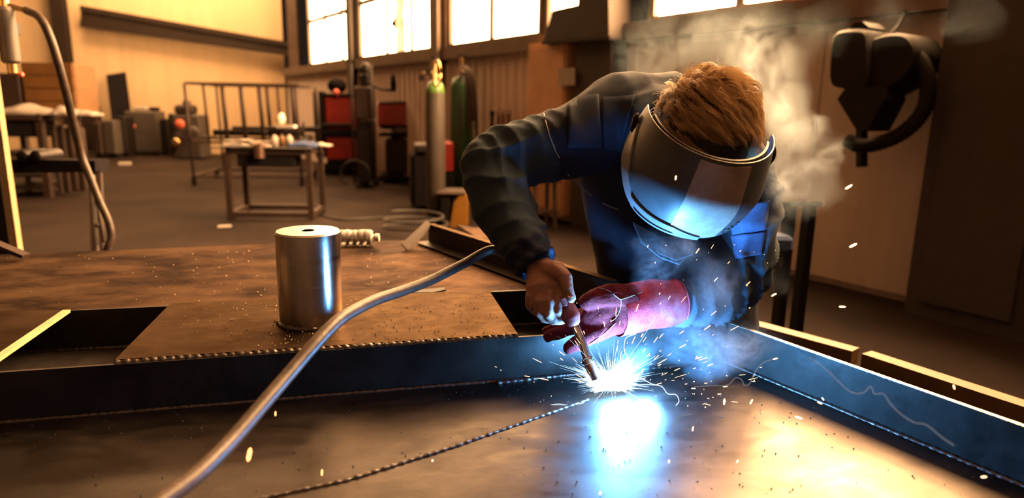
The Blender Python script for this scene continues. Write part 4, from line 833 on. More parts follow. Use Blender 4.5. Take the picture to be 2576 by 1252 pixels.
def jack_d(co, no):
    out = np.zeros(len(co)); P = co
    for key, (a, b, rr_) in seg.items():
        a_ = np.array(a); ab = np.array(b)-a_; L2 = ab@ab; L_ = math.sqrt(L2)
        t = ((P-a_)@ab)/L2; d = np.linalg.norm(P-(a_+np.clip(t, 0, 1)[:, None]*ab), axis=1)
        w = np.clip((rr_-d)/.04, 0, 1)*np.clip((t+.25)/.25, 0, 1)*np.clip((1.15-t)/.15, 0, 1)
        amp, fq = {'ru': (.0045, 7.5), 'rf': (.0055, 9), 'lu': (.0130, 6.5), 'lf': (.0170, 8.0)}[key]
        u = Vector(ab).orthogonal().normalized(); v = Vector(ab).normalized().cross(u)
        ang = np.arctan2((P-a_)@np.array(v), (P-a_)@np.array(u))
        idx = np.where(w > 0)[0]
        for i in idx:
            p = Vector(P[i]); wv = mnoise.noise(p*5.5)*1.5+mnoise.noise(p*13)*.45
            ph = t[i]*fq + wv + .75*math.sin(ang[i]+0)
            r_ = 1-abs(math.sin(ph*PI*.5))**.7
            out[i] += w[i]*amp*(r_*1.7-.75)*(.7+.6*mnoise.noise(p*7+Vector((3, 1, 2))))
    for i in range(len(P)):
        p = Vector(P[i]); n1 = mnoise.noise(Vector((p.x*8, p.y*8, p.z*5))); n2 = mnoise.noise(p*22)
        out[i] += .010*(1-abs(n1)*2.4)*.55+.0018*n2-.003
    return out
import zlib
def _h(k): return zlib.crc32(k.encode())
jack_src = None
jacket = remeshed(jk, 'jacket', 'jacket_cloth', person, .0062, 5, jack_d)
jacket.data.materials.append(MATS['jacket_cloth_arclit'])
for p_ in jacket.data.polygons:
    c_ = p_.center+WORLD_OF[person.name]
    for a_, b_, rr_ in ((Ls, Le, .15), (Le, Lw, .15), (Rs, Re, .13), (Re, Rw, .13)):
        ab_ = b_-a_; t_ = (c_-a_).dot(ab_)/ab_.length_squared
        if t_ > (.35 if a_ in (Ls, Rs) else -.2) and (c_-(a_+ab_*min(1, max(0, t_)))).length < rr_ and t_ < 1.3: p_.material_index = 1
bvh = BVHTree.FromPolygons([Vector(v.co)+WORLD_OF[person.name] for v in jacket.data.vertices], [tuple(p.vertices) for p in jacket.data.polygons])
def surf(x, y, lift=.0, bv=None):
    hit = (bv or bvh).ray_cast(CPOS, ray(x, y).normalized())
    if hit[0] is None: return None
    n_ = hit[1] if hit[1].dot(ray(x, y)) < 0 else -hit[1]
    return hit[0]+n_*lift
# both sleeves wear the paler copy, arc light put into its colour; blue front panel, pocket flap, piping
def patch(name, P, m, parent, lift=.003, th=.004, res=10, label=None):
    # cloth piece laid on the jacket: P = four corners of a quad in the picture (tl, tr, br, bl)
    tl, tr_, br, bl = [np.array(p, float) for p in P]; n = res; V0 = []; ok = True
    for j in range(n+1):
        for i in range(n+1):
            u, v_ = i/n, j/n; q = (tl*(1-u)+tr_*u)*(1-v_)+(bl*(1-u)+br*u)*v_; s_ = surf(q[0], q[1], lift)
            V0.append(s_)
    if sum(v is None for v in V0) > len(V0)*.3: return None
    good = [v for v in V0 if v is not None]; cen = sum(good, Vector())/len(good)
    for i, v in enumerate(V0):
        if v is None: V0[i] = min(good, key=lambda g: 0 if False else (g-cen).length) if i == 0 else V0[i-1]
    V1 = [v+(CPOS-v).normalized()*th for v in V0]; N1 = (n+1)**2; fs = []
    for j in range(n):
        for i in range(n):
            a = j*(n+1)+i; fs += [(a, a+n+1, a+n+2, a+1), (N1+a, N1+a+1, N1+a+n+2, N1+a+n+1)]
    for i in range(n):
        for a, b2 in ((i, i+1), (n*(n+1)+i+1, n*(n+1)+i), ((i+1)*(n+1), i*(n+1)), (i*(n+1)+n, (i+1)*(n+1)+n)): fs.append((a, b2, N1+b2, N1+a))
    b = MB(); b.add(V0+V1, fs); o = fixn(b.build(name, m, parent, smooth=True))
    if label: o['label'] = label
    return o
patch('shoulder_panel', ((1432, 246), (1506, 238), (1512, 372), (1428, 372)), 'jacket_panel', jacket, label='lighter blue panel over the shoulder')
patch('shoulder_panel', ((1512, 246), (1600, 240), (1560, 382), (1518, 374)), 'jacket_panel', jacket)
patch('pocket_flap', ((1835, 520), (1935, 500), (1925, 575), (1843, 590)), 'denim', jacket, .004, .006, label='buttoned denim pocket flap')
patch('pocket', ((1838, 592), (1925, 580), (1915, 640), (1850, 650)), 'denim', jacket, .002, .004)
for P in ([(1368, 286), (1374, 310), (1384, 345), (1398, 380), (1408, 398)], [(1428, 438), (1436, 462), (1456, 476), (1490, 492), (1520, 512), (1556, 527)]):
    S_ = [surf(x, y, .001) for x, y in P]; S_ = [s_ for s_ in S_ if s_ is not None]
    if len(S_) > 2: MB().tube(spline(S_, 6), .0013, 6).build('piping', 'piping', jacket, smooth=True)
for k in range(6):
    x = 1448+k*3.4; S_ = [surf(x+j*.0, 537+j*4-k*1.6, .0012) for j in (0, 1)]
    if all(s_ is not None for s_ in S_): MB().tube(S_, .0011, 5).build('stitch', 'piping', jacket)
# cuff of the right sleeve
cf = MB(); c0, c1 = J(1318, 622, 1.485), J(1352, 668, 1.464); ax = (c1-c0)
prof = []; u = ax.normalized().orthogonal().normalized(); w_ = ax.normalized().cross(u); n = 40; m_ = 11; vs = []
for i in range(m_):
    f = i/(m_-1)
    for k in range(n):
        a = 2*PI*k/n; r = (.053-.007*f)*(1+.05*math.sin(a*9+f*5)+.06*mnoise.noise(Vector((math.cos(a)*2, math.sin(a)*2, f*5))))+(.004*math.sin(f*PI*3))
        vs.append(c0+ax*f+(u*math.cos(a)+w_*math.sin(a))*r)
for i in (0, 1):
    for k in range(n): a = 2*PI*k/n; vs.append(c0+ax*(1.0-.9*i)+(u*math.cos(a)+w_*math.sin(a))*(.040-.002*i))
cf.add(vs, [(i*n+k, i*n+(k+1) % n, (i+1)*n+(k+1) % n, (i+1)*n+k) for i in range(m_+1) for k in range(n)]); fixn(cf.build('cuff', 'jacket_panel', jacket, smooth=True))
# collar flaps under the chin, in the arc-lit copy of the jacket cloth
def flap(P, label=None):
    pts = [J(*p) for p in P]; n_ = (pts[1]-pts[0]).cross(pts[2]-pts[0]).normalized()
    o = fixn(MB().prism(pts, n_*.006).build('collar_flap', 'jacket_cloth_arclit', jacket))
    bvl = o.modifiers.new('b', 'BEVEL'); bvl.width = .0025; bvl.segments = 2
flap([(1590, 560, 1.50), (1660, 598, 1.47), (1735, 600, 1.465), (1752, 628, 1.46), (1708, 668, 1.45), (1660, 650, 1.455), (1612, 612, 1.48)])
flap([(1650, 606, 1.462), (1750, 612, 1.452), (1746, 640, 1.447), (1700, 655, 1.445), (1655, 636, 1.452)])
# trousers and boots
tb = MB()
for sx in (-1, 1):
    h0 = hipc+V(0, 0, .13)+CAMR*(sx*.095+.04)+CAMF*.10; kn = V(h0.x, h0.y, .48)-CAMF*.04; an = V(kn.x, kn.y, .11)+CAMF*.05
    tb.limb([(h0, .115, .115), (h0.lerp(kn, .5), .095, .095), (kn, .080, .08), (kn.lerp(an, .5), .078, .08), (an, .07, .075)], 20)
    b = MB(); b.ell((an.x, an.y, .07), (.055, .06, .07), 16, 10); b.limb([(V(an.x, an.y, .05)+CAMF*.06, .045, .045), (V(an.x, an.y, .05)-CAMF*.06, .05, .045), (V(an.x, an.y, .042)-CAMF*.17, .048, .036)], 16, CAMR)
    bo = remeshed(b, 'boot', 'black_rubber', person, .008, 4); MB().box((an.x-CAMF.x*.05, an.y-CAMF.y*.05, .011), (.11, .32, .02), rz=-YAW, bev=.01).build('sole', 'black_rubber', bo)
remeshed(tb, 'trousers', 'trouser_cloth', person, .01, 5, lambda co, no: np.array([.006*mnoise.noise(Vector(c)*14) for c in co]))

# glove on the left hand
gl = MB()
gl.limb([(J(1595, 775, 1.505), .052, .042), (J(1548, 785, 1.482), .052, .036), (J(1512, 797, 1.472), .046, .030), (J(1488, 808, 1.474), .036, .026)], 20, UP)
gl.limb([(J(1585, 750, 1.485), .034, .03), (J(1535, 742, 1.456), .026, .024), (J(1495, 750, 1.450), .0215, .020), (J(1478, 760, 1.449), .019, .018)], 14)
gl.limb([(J(1545, 812, 1.466), .024, .022), (J(1492, 842, 1.458), .0195, .018), (J(1452, 863, 1.452), .0165, .015), (J(1430, 874, 1.450), .0145, .0135)], 14)
gl.limb([(J(1520, 808, 1.476), .021, .02), (J(1450, 822, 1.478), .0165, .016), (J(1400, 838, 1.478), .0140, .0135), (J(1378, 847, 1.477), .0115, .011)], 14)
gl.limb([(J(1520, 795, 1.484), .020, .018), (J(1450, 805, 1.490), .016, .015), (J(1400, 822, 1.492), .0135, .013), (J(1376, 832, 1.492), .0115, .011)], 14)
gl.limb([(J(1510, 785, 1.490), .018, .016), (J(1455, 790, 1.496), .014, .014), (J(1425, 800, 1.497), .012, .012)], 14)
def glove_d(co, no):
    out = np.zeros(len(co))
    for i in range(len(co)):
        p = Vector(co[i]); out[i] = .0042*(1-abs(mnoise.noise(p*24))*2.4)*.6+.0012*mnoise.noise(p*90)-.001
    return out
glove = remeshed(gl, 'glove', 'leather_red', person, .0032, 3, glove_d, .45); glove['label'] = 'dark red leather glove hand'
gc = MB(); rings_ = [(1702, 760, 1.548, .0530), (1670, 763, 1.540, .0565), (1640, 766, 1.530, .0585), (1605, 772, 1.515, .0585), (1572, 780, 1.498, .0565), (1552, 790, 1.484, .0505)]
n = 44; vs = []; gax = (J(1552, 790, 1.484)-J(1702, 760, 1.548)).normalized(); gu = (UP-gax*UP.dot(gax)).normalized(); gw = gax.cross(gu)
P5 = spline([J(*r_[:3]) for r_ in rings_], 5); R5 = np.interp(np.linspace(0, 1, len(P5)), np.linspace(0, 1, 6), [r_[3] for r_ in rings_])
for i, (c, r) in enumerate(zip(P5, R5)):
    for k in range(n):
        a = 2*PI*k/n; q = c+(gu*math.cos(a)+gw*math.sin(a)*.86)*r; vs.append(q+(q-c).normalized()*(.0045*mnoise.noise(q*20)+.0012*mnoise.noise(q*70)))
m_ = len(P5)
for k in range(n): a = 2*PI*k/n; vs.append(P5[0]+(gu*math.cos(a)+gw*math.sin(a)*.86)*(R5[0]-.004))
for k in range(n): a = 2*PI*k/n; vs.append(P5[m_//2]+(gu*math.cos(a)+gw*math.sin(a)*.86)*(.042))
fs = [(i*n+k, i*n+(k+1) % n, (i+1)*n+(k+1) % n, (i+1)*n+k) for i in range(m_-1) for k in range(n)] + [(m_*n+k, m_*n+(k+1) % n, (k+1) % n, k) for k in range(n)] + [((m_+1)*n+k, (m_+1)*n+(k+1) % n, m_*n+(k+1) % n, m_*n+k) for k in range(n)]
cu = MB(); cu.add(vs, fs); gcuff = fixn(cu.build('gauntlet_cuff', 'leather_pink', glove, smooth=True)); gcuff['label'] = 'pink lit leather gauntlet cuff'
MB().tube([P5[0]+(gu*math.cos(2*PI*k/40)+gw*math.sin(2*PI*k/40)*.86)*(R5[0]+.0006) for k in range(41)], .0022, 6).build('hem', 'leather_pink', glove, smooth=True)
bg = BVHTree.FromPolygons([Vector(v.co)+WORLD_OF[person.name] for v in glove.data.vertices] + [Vector(v.co)+WORLD_OF[person.name] for v in gcuff.data.vertices], [tuple(p.vertices) for p in glove.data.polygons]+[tuple(v+len(glove.data.vertices) for v in p.vertices) for p in gcuff.data.polygons])
for P in ([(1502, 724), (1528, 730), (1550, 745), (1562, 752), (1590, 744), (1618, 734)], [(1562, 752), (1560, 775), (1548, 800), (1535, 808)], [(1548, 812), (1520, 838), (1490, 860), (1462, 876)], [(1382, 838), (1410, 848), (1430, 853)]):
    S_ = [surf(x, y, .0008, bg) for x, y in P]; S_ = [s_ for s_ in S_ if s_ is not None]
    if len(S_) > 1: MB().tube(spline(S_, 5), .0011, 5).build('seam', 'leather_seam', glove, smooth=True)

# hair: thousands of fine tapering strands combed forward from the crown
hm = MB(); rr = random.Random(21); hv, hf = [], []
cap = MB().ell(H(0, -.022, .045), (.0805, .100, .093), 30, 18, HM)
keep = [i for i, v in enumerate(cap.v) if (v-HO).dot(HZ) > .028 and not ((v-HO).dot(HY) > .066)]
ks = set(keep); fsk = [f for f in cap.f if all(i in ks for i in f)]; cap.f = fsk; hair_base = cap.build('hair', 'hair_base_m', person, smooth=True); hair_base['label'] = 'short tousled golden brown hair'
def hair_path(root, L_, rho, lift, S_=8, jit=0.0):
    lx, ly, lz = root.x/.0795, (root.y+.022)/.099, (root.z-.045)/.092
    nrm = Vector((lx/.08, ly/.1, lz/.092)).normalized(); swirl = Vector((.95+.35*lx, .80-.15*ly, -.10)); swirl.rotate(Matrix.Rotation(mnoise.noise(root*11)*.45+jit, 3, 'Z'))
    tan = (swirl-nrm*swirl.dot(nrm)).normalized(); p = root.copy(); d = (tan*(1-lift)+nrm*(lift+.15)).normalized(); out = [p.copy()]
    for k in range(S_):
        loc = Vector((p.x/.082, (p.y+.022)/.102, (p.z-.045)/.096)); rad = loc.length; nn = loc.normalized()
        d = (d+tan*.25-nn*(2.2*(rad-rho)+.05)+V(0, 0, -.02)).normalized(); p = p+d*(L_/S_); out.append(p.copy())
    return out
def hair_root():
    while True:
        a = rr.uniform(-PI, PI); el = math.asin(rr.uniform(.0, 1)); lx, ly, lz = math.cos(el)*math.sin(a), math.cos(el)*math.cos(a), math.sin(el)
        root = Vector((lx*.0795, -.022+ly*.099, .045+lz*.092))
        if ly < .80 and root.z > .02+max(0, root.y)*.4: return root
locks = []
for _ in range(430):
    q_ = hair_root(); wild = rr.random() < .10
    locks.append((q_, hair_path(q_, rr.uniform(.065, .11), 1.06+.13*rr.random()+(.10 if wild else 0), rr.uniform(.10, .35)+(.3 if wild else 0))))
for _ in range(260):
    q_ = hair_root(); P_ = [H(*p_) for p_ in hair_path(q_, rr.uniform(.04, .07), 1.16+.18*rr.random(), rr.uniform(.4, .8), 8, rr.gauss(0, .6))]; o_ = len(hv)
    fly = MB().tube(P_, [.00035]*7+[.00025, .0001], 3, caps=False); hv += fly.v; hf += [tuple(i_+o_ for i_ in f_) for f_ in fly.f]
for _ in range(5200):
    root = hair_root(); gq, gp = min(locks[::1 if _ % 2 else 2], key=lambda g: (g[0]-root).length_squared); own = hair_path(root, (gp[-1]-gp[0]).length*1.05*rr.uniform(.8, 1.1), 1.04+.14*rr.random(), rr.uniform(.1, .3), 8, rr.gauss(0, .12))
    off_ = Vector((rr.gauss(0, .0034), rr.gauss(0, .0034), rr.gauss(0, .0026))); r0 = rr.uniform(.00040, .00070); pts = []
    for k in range(9):
        t = k/8; w = min(1, t*1.5)*.82; pts.append(H(*(own[k]*(1-w)+(gp[k]+off_*(1-.3*t))*w)))
    base = len(hv)
    for k in range(9):
        d = (pts[min(k+1, 8)]-pts[max(k-1, 0)]).normalized(); e1 = (d.orthogonal() if k == 0 else e1-d*e1.dot(d)).normalized(); e2 = d.cross(e1); r = r0*(1-(k/8)**2*.8)
        for c_ in range(3): hv.append(pts[k]+(e1*math.cos(c_*2.094)+e2*math.sin(c_*2.094))*r)
    for k in range(8):
        for c_ in range(3): c2_ = (c_+1) % 3; hf.append((base+k*3+c_, base+k*3+c2_, base+k*3+3+c2_, base+k*3+3+c_))
hm.v = hv; hm.f = hf; hs = hm.build('hair_strands', 'hair', hair_base, smooth=True); hs['kind'] = 'stuff'

# face shield
fsd = []
def shell(th, v, off=0.0):       # th -1..1 across, v 0 top .. 1 bottom
    a = th*math.radians(98); s_ = abs(th); zt = .080-.004*s_**2-.035*max(0, (s_-.93)/.07)**2; zb = -.112+.085*s_**3
    z = zt+(zb-zt)*v; k = max(0, (-z-.0)/.13); k2 = max(0, (z-.0)/.08)
    ax_ = .122+.022*min(1, max(0, (.08-z)/.11))-.030*k**1.6; by = .174-.060*k**1.5-.014*k2
    n_ = Vector((math.sin(a)/ax_, math.cos(a)/by, -.5*k/ax_)).normalized(); p = Vector((ax_*math.sin(a), by*math.cos(a)+.008, z))+n_*off
    return H(*p)
def shell_part(name, t0, t1, v0, v1, off, th, m, parent, nt=48, nv=20, label=None, vf=None):
    vs = []
    for lay in (0, 1):
        for j in range(nv+1):
            for i in range(nt+1):
                u = t0+(t1-t0)*i/nt; a0, a1 = (vf(u) if vf else (v0, v1)); vs.append(shell(u, a0+(a1-a0)*j/nv, off+th*lay))
    N1 = (nt+1)*(nv+1); fs = []
    for j in range(nv):
        for i in range(nt):
            a = j*(nt+1)+i; fs += [(a, a+nt+1, a+nt+2, a+1), (N1+a, N1+a+1, N1+a+nt+2, N1+a+nt+1)]
    for i in range(nt): fs += [(i, i+1, N1+i+1, N1+i), (nv*(nt+1)+i+1, nv*(nt+1)+i, N1+nv*(nt+1)+i, N1+nv*(nt+1)+i+1)]
    for j in range(nv): a, b_ = j*(nt+1), (j+1)*(nt+1); fs += [(b_, a, N1+a, N1+b_), (a+nt, b_+nt, N1+b_+nt, N1+a+nt)]
    b = MB(); b.add(vs, fs); o = fixn(b.build(name, m, parent)); sharp(o.data, .7)
    if label: o['label'] = label
    return o
mat('shield_dark', (0.10, 0.112, 0.128), 0.46, 0.0, var=0.35, scale=14, rvar=.05, spec=.32)
mat('shield_window', (0.58, 0.47, 0.40), 0.42, 0.0, col2=(.38, .31, .27), scale=30, rvar=.05, spec=.35)
mat('shield_frame', (0.28, 0.29, 0.32), 0.32, 0.0, var=0.2, scale=10, spec=.4)
mat('shield_rim', (0.20, 0.16, 0.12), 0.25, 0.2, var=0.2)
sh_ = shell_part('face_shield', -1, 1, 0, 1, 0, .0026, 'shield_dark', person, label='curved dark glossy face shield')
shell_part('window', -.13, .32, .03, .97, .0026, .0012, 'shield_window', sh_, 24, 20, label='paler see-through window strip down the shield')
shell_part('lower_frame', -.86, .16, .80, 1.0, .0028, .004, 'shield_frame', sh_, 60, 8, vf=lambda u: ((.86+.10*max(0, (u+.1)/.3), 1.0) if u > -.55 else (.86-.62*((-.55-u)/.31)**.8, .985-.25*((-.55-u)/.31)**2)), label='raised pale frame band round the lower left edge')
rim = [shell(-1+2*i/60, 0.0, .0015) for i in range(61)]; MB().tube(rim, .0014, 7).build('rim', 'shield_rim', sh_, smooth=True)
rim = [shell(-1+2*i/60, 1.0, .0015) for i in range(61)]; MB().tube(rim, .0012, 7).build('rim', 'shield_rim', sh_, smooth=True)
slot = [shell(-.50+.42*i/16, .955, .0075) for i in range(17)]; MB().tube(slot, [.0004]+[.0015]*15+[.0004], 6).build('slot', 'ash', sh_, smooth=True)
for sx in (-1, 1):
    q = shell(sx*.93, .35, .004); MB().lathe([(.020, 0), (.020, .005), (.013, .009), (0, .009)], q, axis=HX*sx, n=20).build('pivot_knob', 'black_paint', sh_)
    for k in range(5): MB().beam(shell(sx*.93, .25+k*.05, .0028), shell(sx*.88, .27+k*.05, .0028), .0016, .002).build('vent_slit', 'ash', sh_)
rr = random.Random(4)
for k in range(13):
    q = shell(rr.gauss(.40, .05), rr.gauss(.84, .05), .0026); MB().ell(q, (rr.uniform(.0012, .0035), .0012, rr.uniform(.0015, .004)), 8, 5, HM).build('soot_spot', 'ash', sh_)
# head harness inside the shield
hb = MB(); n = 48
for lay, (o1, o2) in enumerate(((.0, .0), (.004, .0))):
    pass
ringp = [H(.086*math.sin(a), -.012+.108*math.cos(a), .048) for a in [2*PI*k/48 for k in range(49)]]
bnd = MB(); vs = []
for k in range(48):
    a = 2*PI*k/48
    for r_, z_ in ((1.04, .020), (1.04, .078), (1.09, .078), (1.11, .020)): vs.append(H(.086*r_*math.sin(a), -.012+.108*r_*math.cos(a), z_))
bnd.add(vs, [(k*4+j, k*4+(j+1) % 4, ((k+1) % 48)*4+(j+1) % 4, ((k+1) % 48)*4+j) for k in range(48) for j in range(4)]); fixn(bnd.build('headband', 'black_rubber', person)); 
lin = [];
shell_part('inner_liner', -.8, .8, .0, .40, -.012, .004, 'black_rubber', sh_, 40, 6)

# welding torch in the bare hand
tq = thing('welding_torch', 'welding torch with dark red grip, chrome swan neck and nozzle', 'welding torch', J(1425, 775, 1.456))
hpth = [J(1349, 688, 1.485), J(1378, 712, 1.464), J(1404, 742, 1.440), J(1424, 772, 1.424), J(1436, 796, 1.416), J(1440, 806, 1.414)]
MB().limb([(p_, r_, r_*.86) for p_, r_ in zip(spline(hpth, 4), np.interp(np.linspace(0, 1, 21), [0, .3, .8, 1], [.014, .018, .0205, .017]))], 16).build('grip', 'handle_red', tq, smooth=True)
MB().box(J(1418, 758, 1.402), (.012, .010, .022), rz=-YAW, ry=-.45, bev=.003).build('trigger', 'handle_red', tq)
nk = spline([J(1436, 796, 1.416), J(1448, 822, 1.414), J(1463, 856, 1.413), J(1472, 885, 1.412), J(1477, 904, 1.411)], 6)
MB().tube(nk, .0092, 18).build('swan_neck', 'chrome', tq, smooth=True)
n0, n1 = J(1476, 900, 1.411), J(1500, 952, 1.409); na = (n1-n0).normalized(); NL = (n1-n0).length
MB().lathe([(.0100, -.002), (.0128, .0), (.0128, .010), (.0112, .012)], n0, axis=na, n=24).build('collar', 'chrome', tq, auto=.5)
MB().lathe([(.0118, .012), (.0124, .02), (.0124, NL*.62), (.0108, NL*.8), (.0102, NL), (.0080, NL), (.0080, NL*.9), (0, NL*.9)], n0, axis=na, n=24).build('nozzle', 'copper', tq, auto=.5)
for k in range(8):
    a = 2*PI*k/8; e1 = na.orthogonal().normalized(); e2 = na.cross(e1); q = n0+na*.005+(e1*math.cos(a)+e2*math.sin(a))*.0128; MB().box(q, (.002, .002, .006)).build('grip_groove', 'ash', tq)
MB().tube([n1-na*.004, n1+na*.012], .0008, 6).build('wire', 'copper', tq)
# its heavy cable
cpts = [(1352, 690, 1.482), (1300, 660, 1.53), (1240, 628, 1.57), (1165, 664, 1.52), (1085, 704, 1.44), (1010, 732, 1.35), (950, 752, 1.27), (895, 778, 1.19), (850, 806, 1.13), (800, 856, 1.075), (740, 925, 1.02), (660, 1018, .945), (580, 1110, .875), (500, 1190, .81), (405, 1262, .755), (300, 1345, .70), (150, 1460, .65)]
tag(MB().tube(spline([J(*p) for p in cpts], 10), .0109, 14).build('welding_cable', 'cable_rubber', smooth=True), 'thick brown welding cable arching from the torch across the foreground', 'cable')

# the arc itself and its sparks
ac = MB(); vs = []
ic = MB().ell((0, 0, 0), 1.0, 28, 18); rr = random.Random(9)
for v in ic.v:
    u = Vector(v).normalized(); sp = max(0, mnoise.noise(u*5.0)+.15)**1.5*1.6+.25*abs(mnoise.noise(u*11)); r = .020*(1+sp*1.2)
    vs.append(ARC+V(0, 0, .012)+Vector((u.x*r*1.7, u.y*r*1.1, max(-.010, u.z*r*.7))))
ac.add(vs, ic.f); tag(ac.build('welding_arc', 'arc_white', smooth=True, origin=ARC), 'blinding blue-white welding arc on the tray floor under the nozzle', 'arc')
# streaks: hot droplets drawn out along their flight, thrown off the arc
sp = MB(); rr = random.Random(12)
for k in range(700):
    a = rr.uniform(0, 2*PI); el = abs(rr.gauss(0, .45)); d = Vector((math.cos(a)*math.cos(el), math.sin(a)*math.cos(el), math.sin(el)))
    r0 = rr.uniform(.02, .05); L_ = rr.expovariate(1/.020)+.006; p0 = ARC+V(0, 0, .008)+d*r0; p1 = p0+d*L_+V(0, 0, -.5*L_*L_)
    p1.z = max(p1.z, ZT+.005); p0.z = max(p0.z, ZT+.005); pm = (p0+p1)/2+V(rr.gauss(0, .001), rr.gauss(0, .001), .0006); w_ = rr.uniform(.00012, .0003)
    sp.tube([p0, pm, p1], [w_, w_, w_*.3], 4)
o = sp.build('spark_spray', 'spray_blue', origin=ARC); tag(o, 'fine fan of blue-white spark needles bursting round the arc', 'sparks', kind='stuff')
# separate sparks
def spark(p, d, L_, r, m, label, group=None):
    d = Vector(d).normalized(); b = MB().tube([p-d*L_/2, p-d*L_*.3, p+d*L_*.3, p+d*L_/2], [r*.45, r, r, r*.45], 6)
    return tag(b.build('spark', m, smooth=True, origin=p), label, 'spark', group)
rr = random.Random(77); n_s = 0
while n_s < 190:
    t_ = rr.random()
    if t_ < .55: x = 1560+abs(rr.gauss(0, 140))*rr.choice((1, 1, -.6)); y = 960-abs(rr.gauss(0, 85)); dp = 1.42+rr.uniform(-.12, .08)
    elif t_ < .8: x = rr.gauss(1760, 90); y = rr.gauss(975, 40); dp = 1.38+rr.uniform(-.1, .06)
    elif t_ < .92: x = rr.uniform(1600, 1960); y = rr.uniform(600, 880); dp = rr.uniform(1.2, 1.45)
    else: x = rr.uniform(1230, 1480); y = rr.uniform(900, 1000); dp = 1.4
    p = J(x, y, dp)
    if p.z < ZT+.006 or p.y > wl(p.x)-.012 and p.z < ZP: continue
    src = J(1540, 985, 1.42); d = (p-src).normalized()+V(0, 0, rr.uniform(-.15, .15)); n_s += 1
    L_ = rr.choice((.004, .007, .012, .017, .024))*rr.uniform(.6, 1.1); r = rr.uniform(.00032, .00085)
    if rr.random() < .25: L_, r = r*2.2, r*1.5
    spark(p, d, L_, r, 'spark_hot', 'one of the orange-white sparks flying off the weld', 'sparks off the weld')
SP = [(2135, 470, 1.2, 14, .8, .55, 'orange spark in front of the smoke below the hose loop'), (2146, 617, 1.2, 14, .8, .45, 'orange spark in the dark air under the beige wall sheet'), (1947, 741, 1.25, 10, .8, .5, 'small orange spark right of the bent elbow'), (2119, 771, 1.25, 12, 1, 0, 'level orange spark above the flange'),
      (627, 1143, .95, 26, .25, 1, 'big soft orange ember low at left'), (810, 1188, 1.06, 12, .1, 1, 'glowing ember low in the tray right of the cable'), (693, 1040, 1.1, 9, .1, 1, 'dim ember above the lower cable bend'), (2400, 973, 1.05, 9, -.4, 1, 'spark before the long batten at right'), (2475, 1199, .95, 10, 1, .1, 'ember by the weld at the lower right corner'),
      (2062, 1013, 1.25, 10, 1, -.5, 'bright ember on the flange weld'), (2070, 1003, 1.25, 7, .6, -.8, 'smaller ember just above the bright one on the flange weld'), (2009, 1050, 1.2, 14, 1, -.3, 'flat ember streak on the tray below the flange weld'), (1950, 902, 1.3, 9, 1, .3, 'round ember on the side flange'), (1743, 1078, 1.2, 9, .1, 1, 'ember glowing over the tray right of the arc'),
      (1700, 447, 1.16, 8, .1, 1, 'red fleck on the dark side of the face shield'), (1890, 1010, 1.25, 10, .4, 1, 'ember standing over its reflection on the tray'), (1822, 1010, 1.3, 12, 0, 1, 'upright ember right of the sparks cluster'), (1855, 1160, 1.15, 6, .3, 1, 'small ember on the lower tray'), (1683, 1160, 1.12, 6, .1, 1, 'small ember below the arc'), (1605, 1086, 1.2, 6, .1, 1, 'tiny ember just below the arc'), (1510, 1240, 1.05, 6, .1, 1, 'tiny ember at the bottom edge under the arc'), (1088, 1158, 1.12, 4, .1, 1, 'tiny ember on the diagonal weld')]
for x, y, dp, L_, dx, dy, lab in SP:
    p = J(x, y, dp); k = dp/FPX
    if p.z < ZT+.012: p = pz(x, y, ZT+.012)
    spark(p, CAMR*dx+UP*dy, L_*k*1.4, max(.0014, L_*k*.22), 'spark_soft' if y > 1030 and x < 1000 else 'spark_hot', lab)
# curling thin glowing threads
for i, (P, m_) in enumerate((([(1470, 1012), (1440, 1020), (1405, 1016), (1370, 1020), (1330, 1018), (1290, 1028)], 'trail_hot'), ([(1745, 972), (1790, 970), (1830, 968), (1850, 950), (1866, 955), (1872, 968), (1885, 965), (1900, 935), (1920, 912), (1950, 901)], 'trail_dim'), ([(2035, 898), (2060, 915), (2085, 935), (2110, 960), (2140, 985), (2170, 988), (2190, 972), (2200, 990), (2222, 990), (2240, 1015), (2265, 1040), (2300, 1062), (2330, 1068), (2370, 1100), (2400, 1120)], 'trail_dim'),
        ([(1610, 950), (1640, 965), (1665, 972), (1680, 990), (1700, 992), (1708, 1008), (1700, 1020)], 'trail_hot'), ([(1575, 930), (1580, 900), (1570, 880), (1575, 850), (1600, 840)], 'trail_hot'), ([(1740, 1042), (1710, 1046), (1696, 1062), (1694, 1085), (1698, 1100)], 'trail_dim'))):
    S_ = []
    for j, (x, y) in enumerate(P): S_.append(J(x, y, 1.30-.0006*abs(x-1600) if m_ == 'trail_dim' else 1.38))
    o = MB().tube(spline(S_, 6), .00045 if m_ == 'trail_dim' else .0009, 5).build('glowing_thread', m_, smooth=True, origin=S_[0])
    tag(o, ['blue glowing thread curling left from the arc', 'thin bright thread winding right from the spark cluster to the flange', 'faint long thread wandering across the side flange', 'blue thread dropping to the right of the arc', 'blue thread rising over the arc', 'pale hook-shaped thread on the tray right of the arc'][i], 'spark trail')
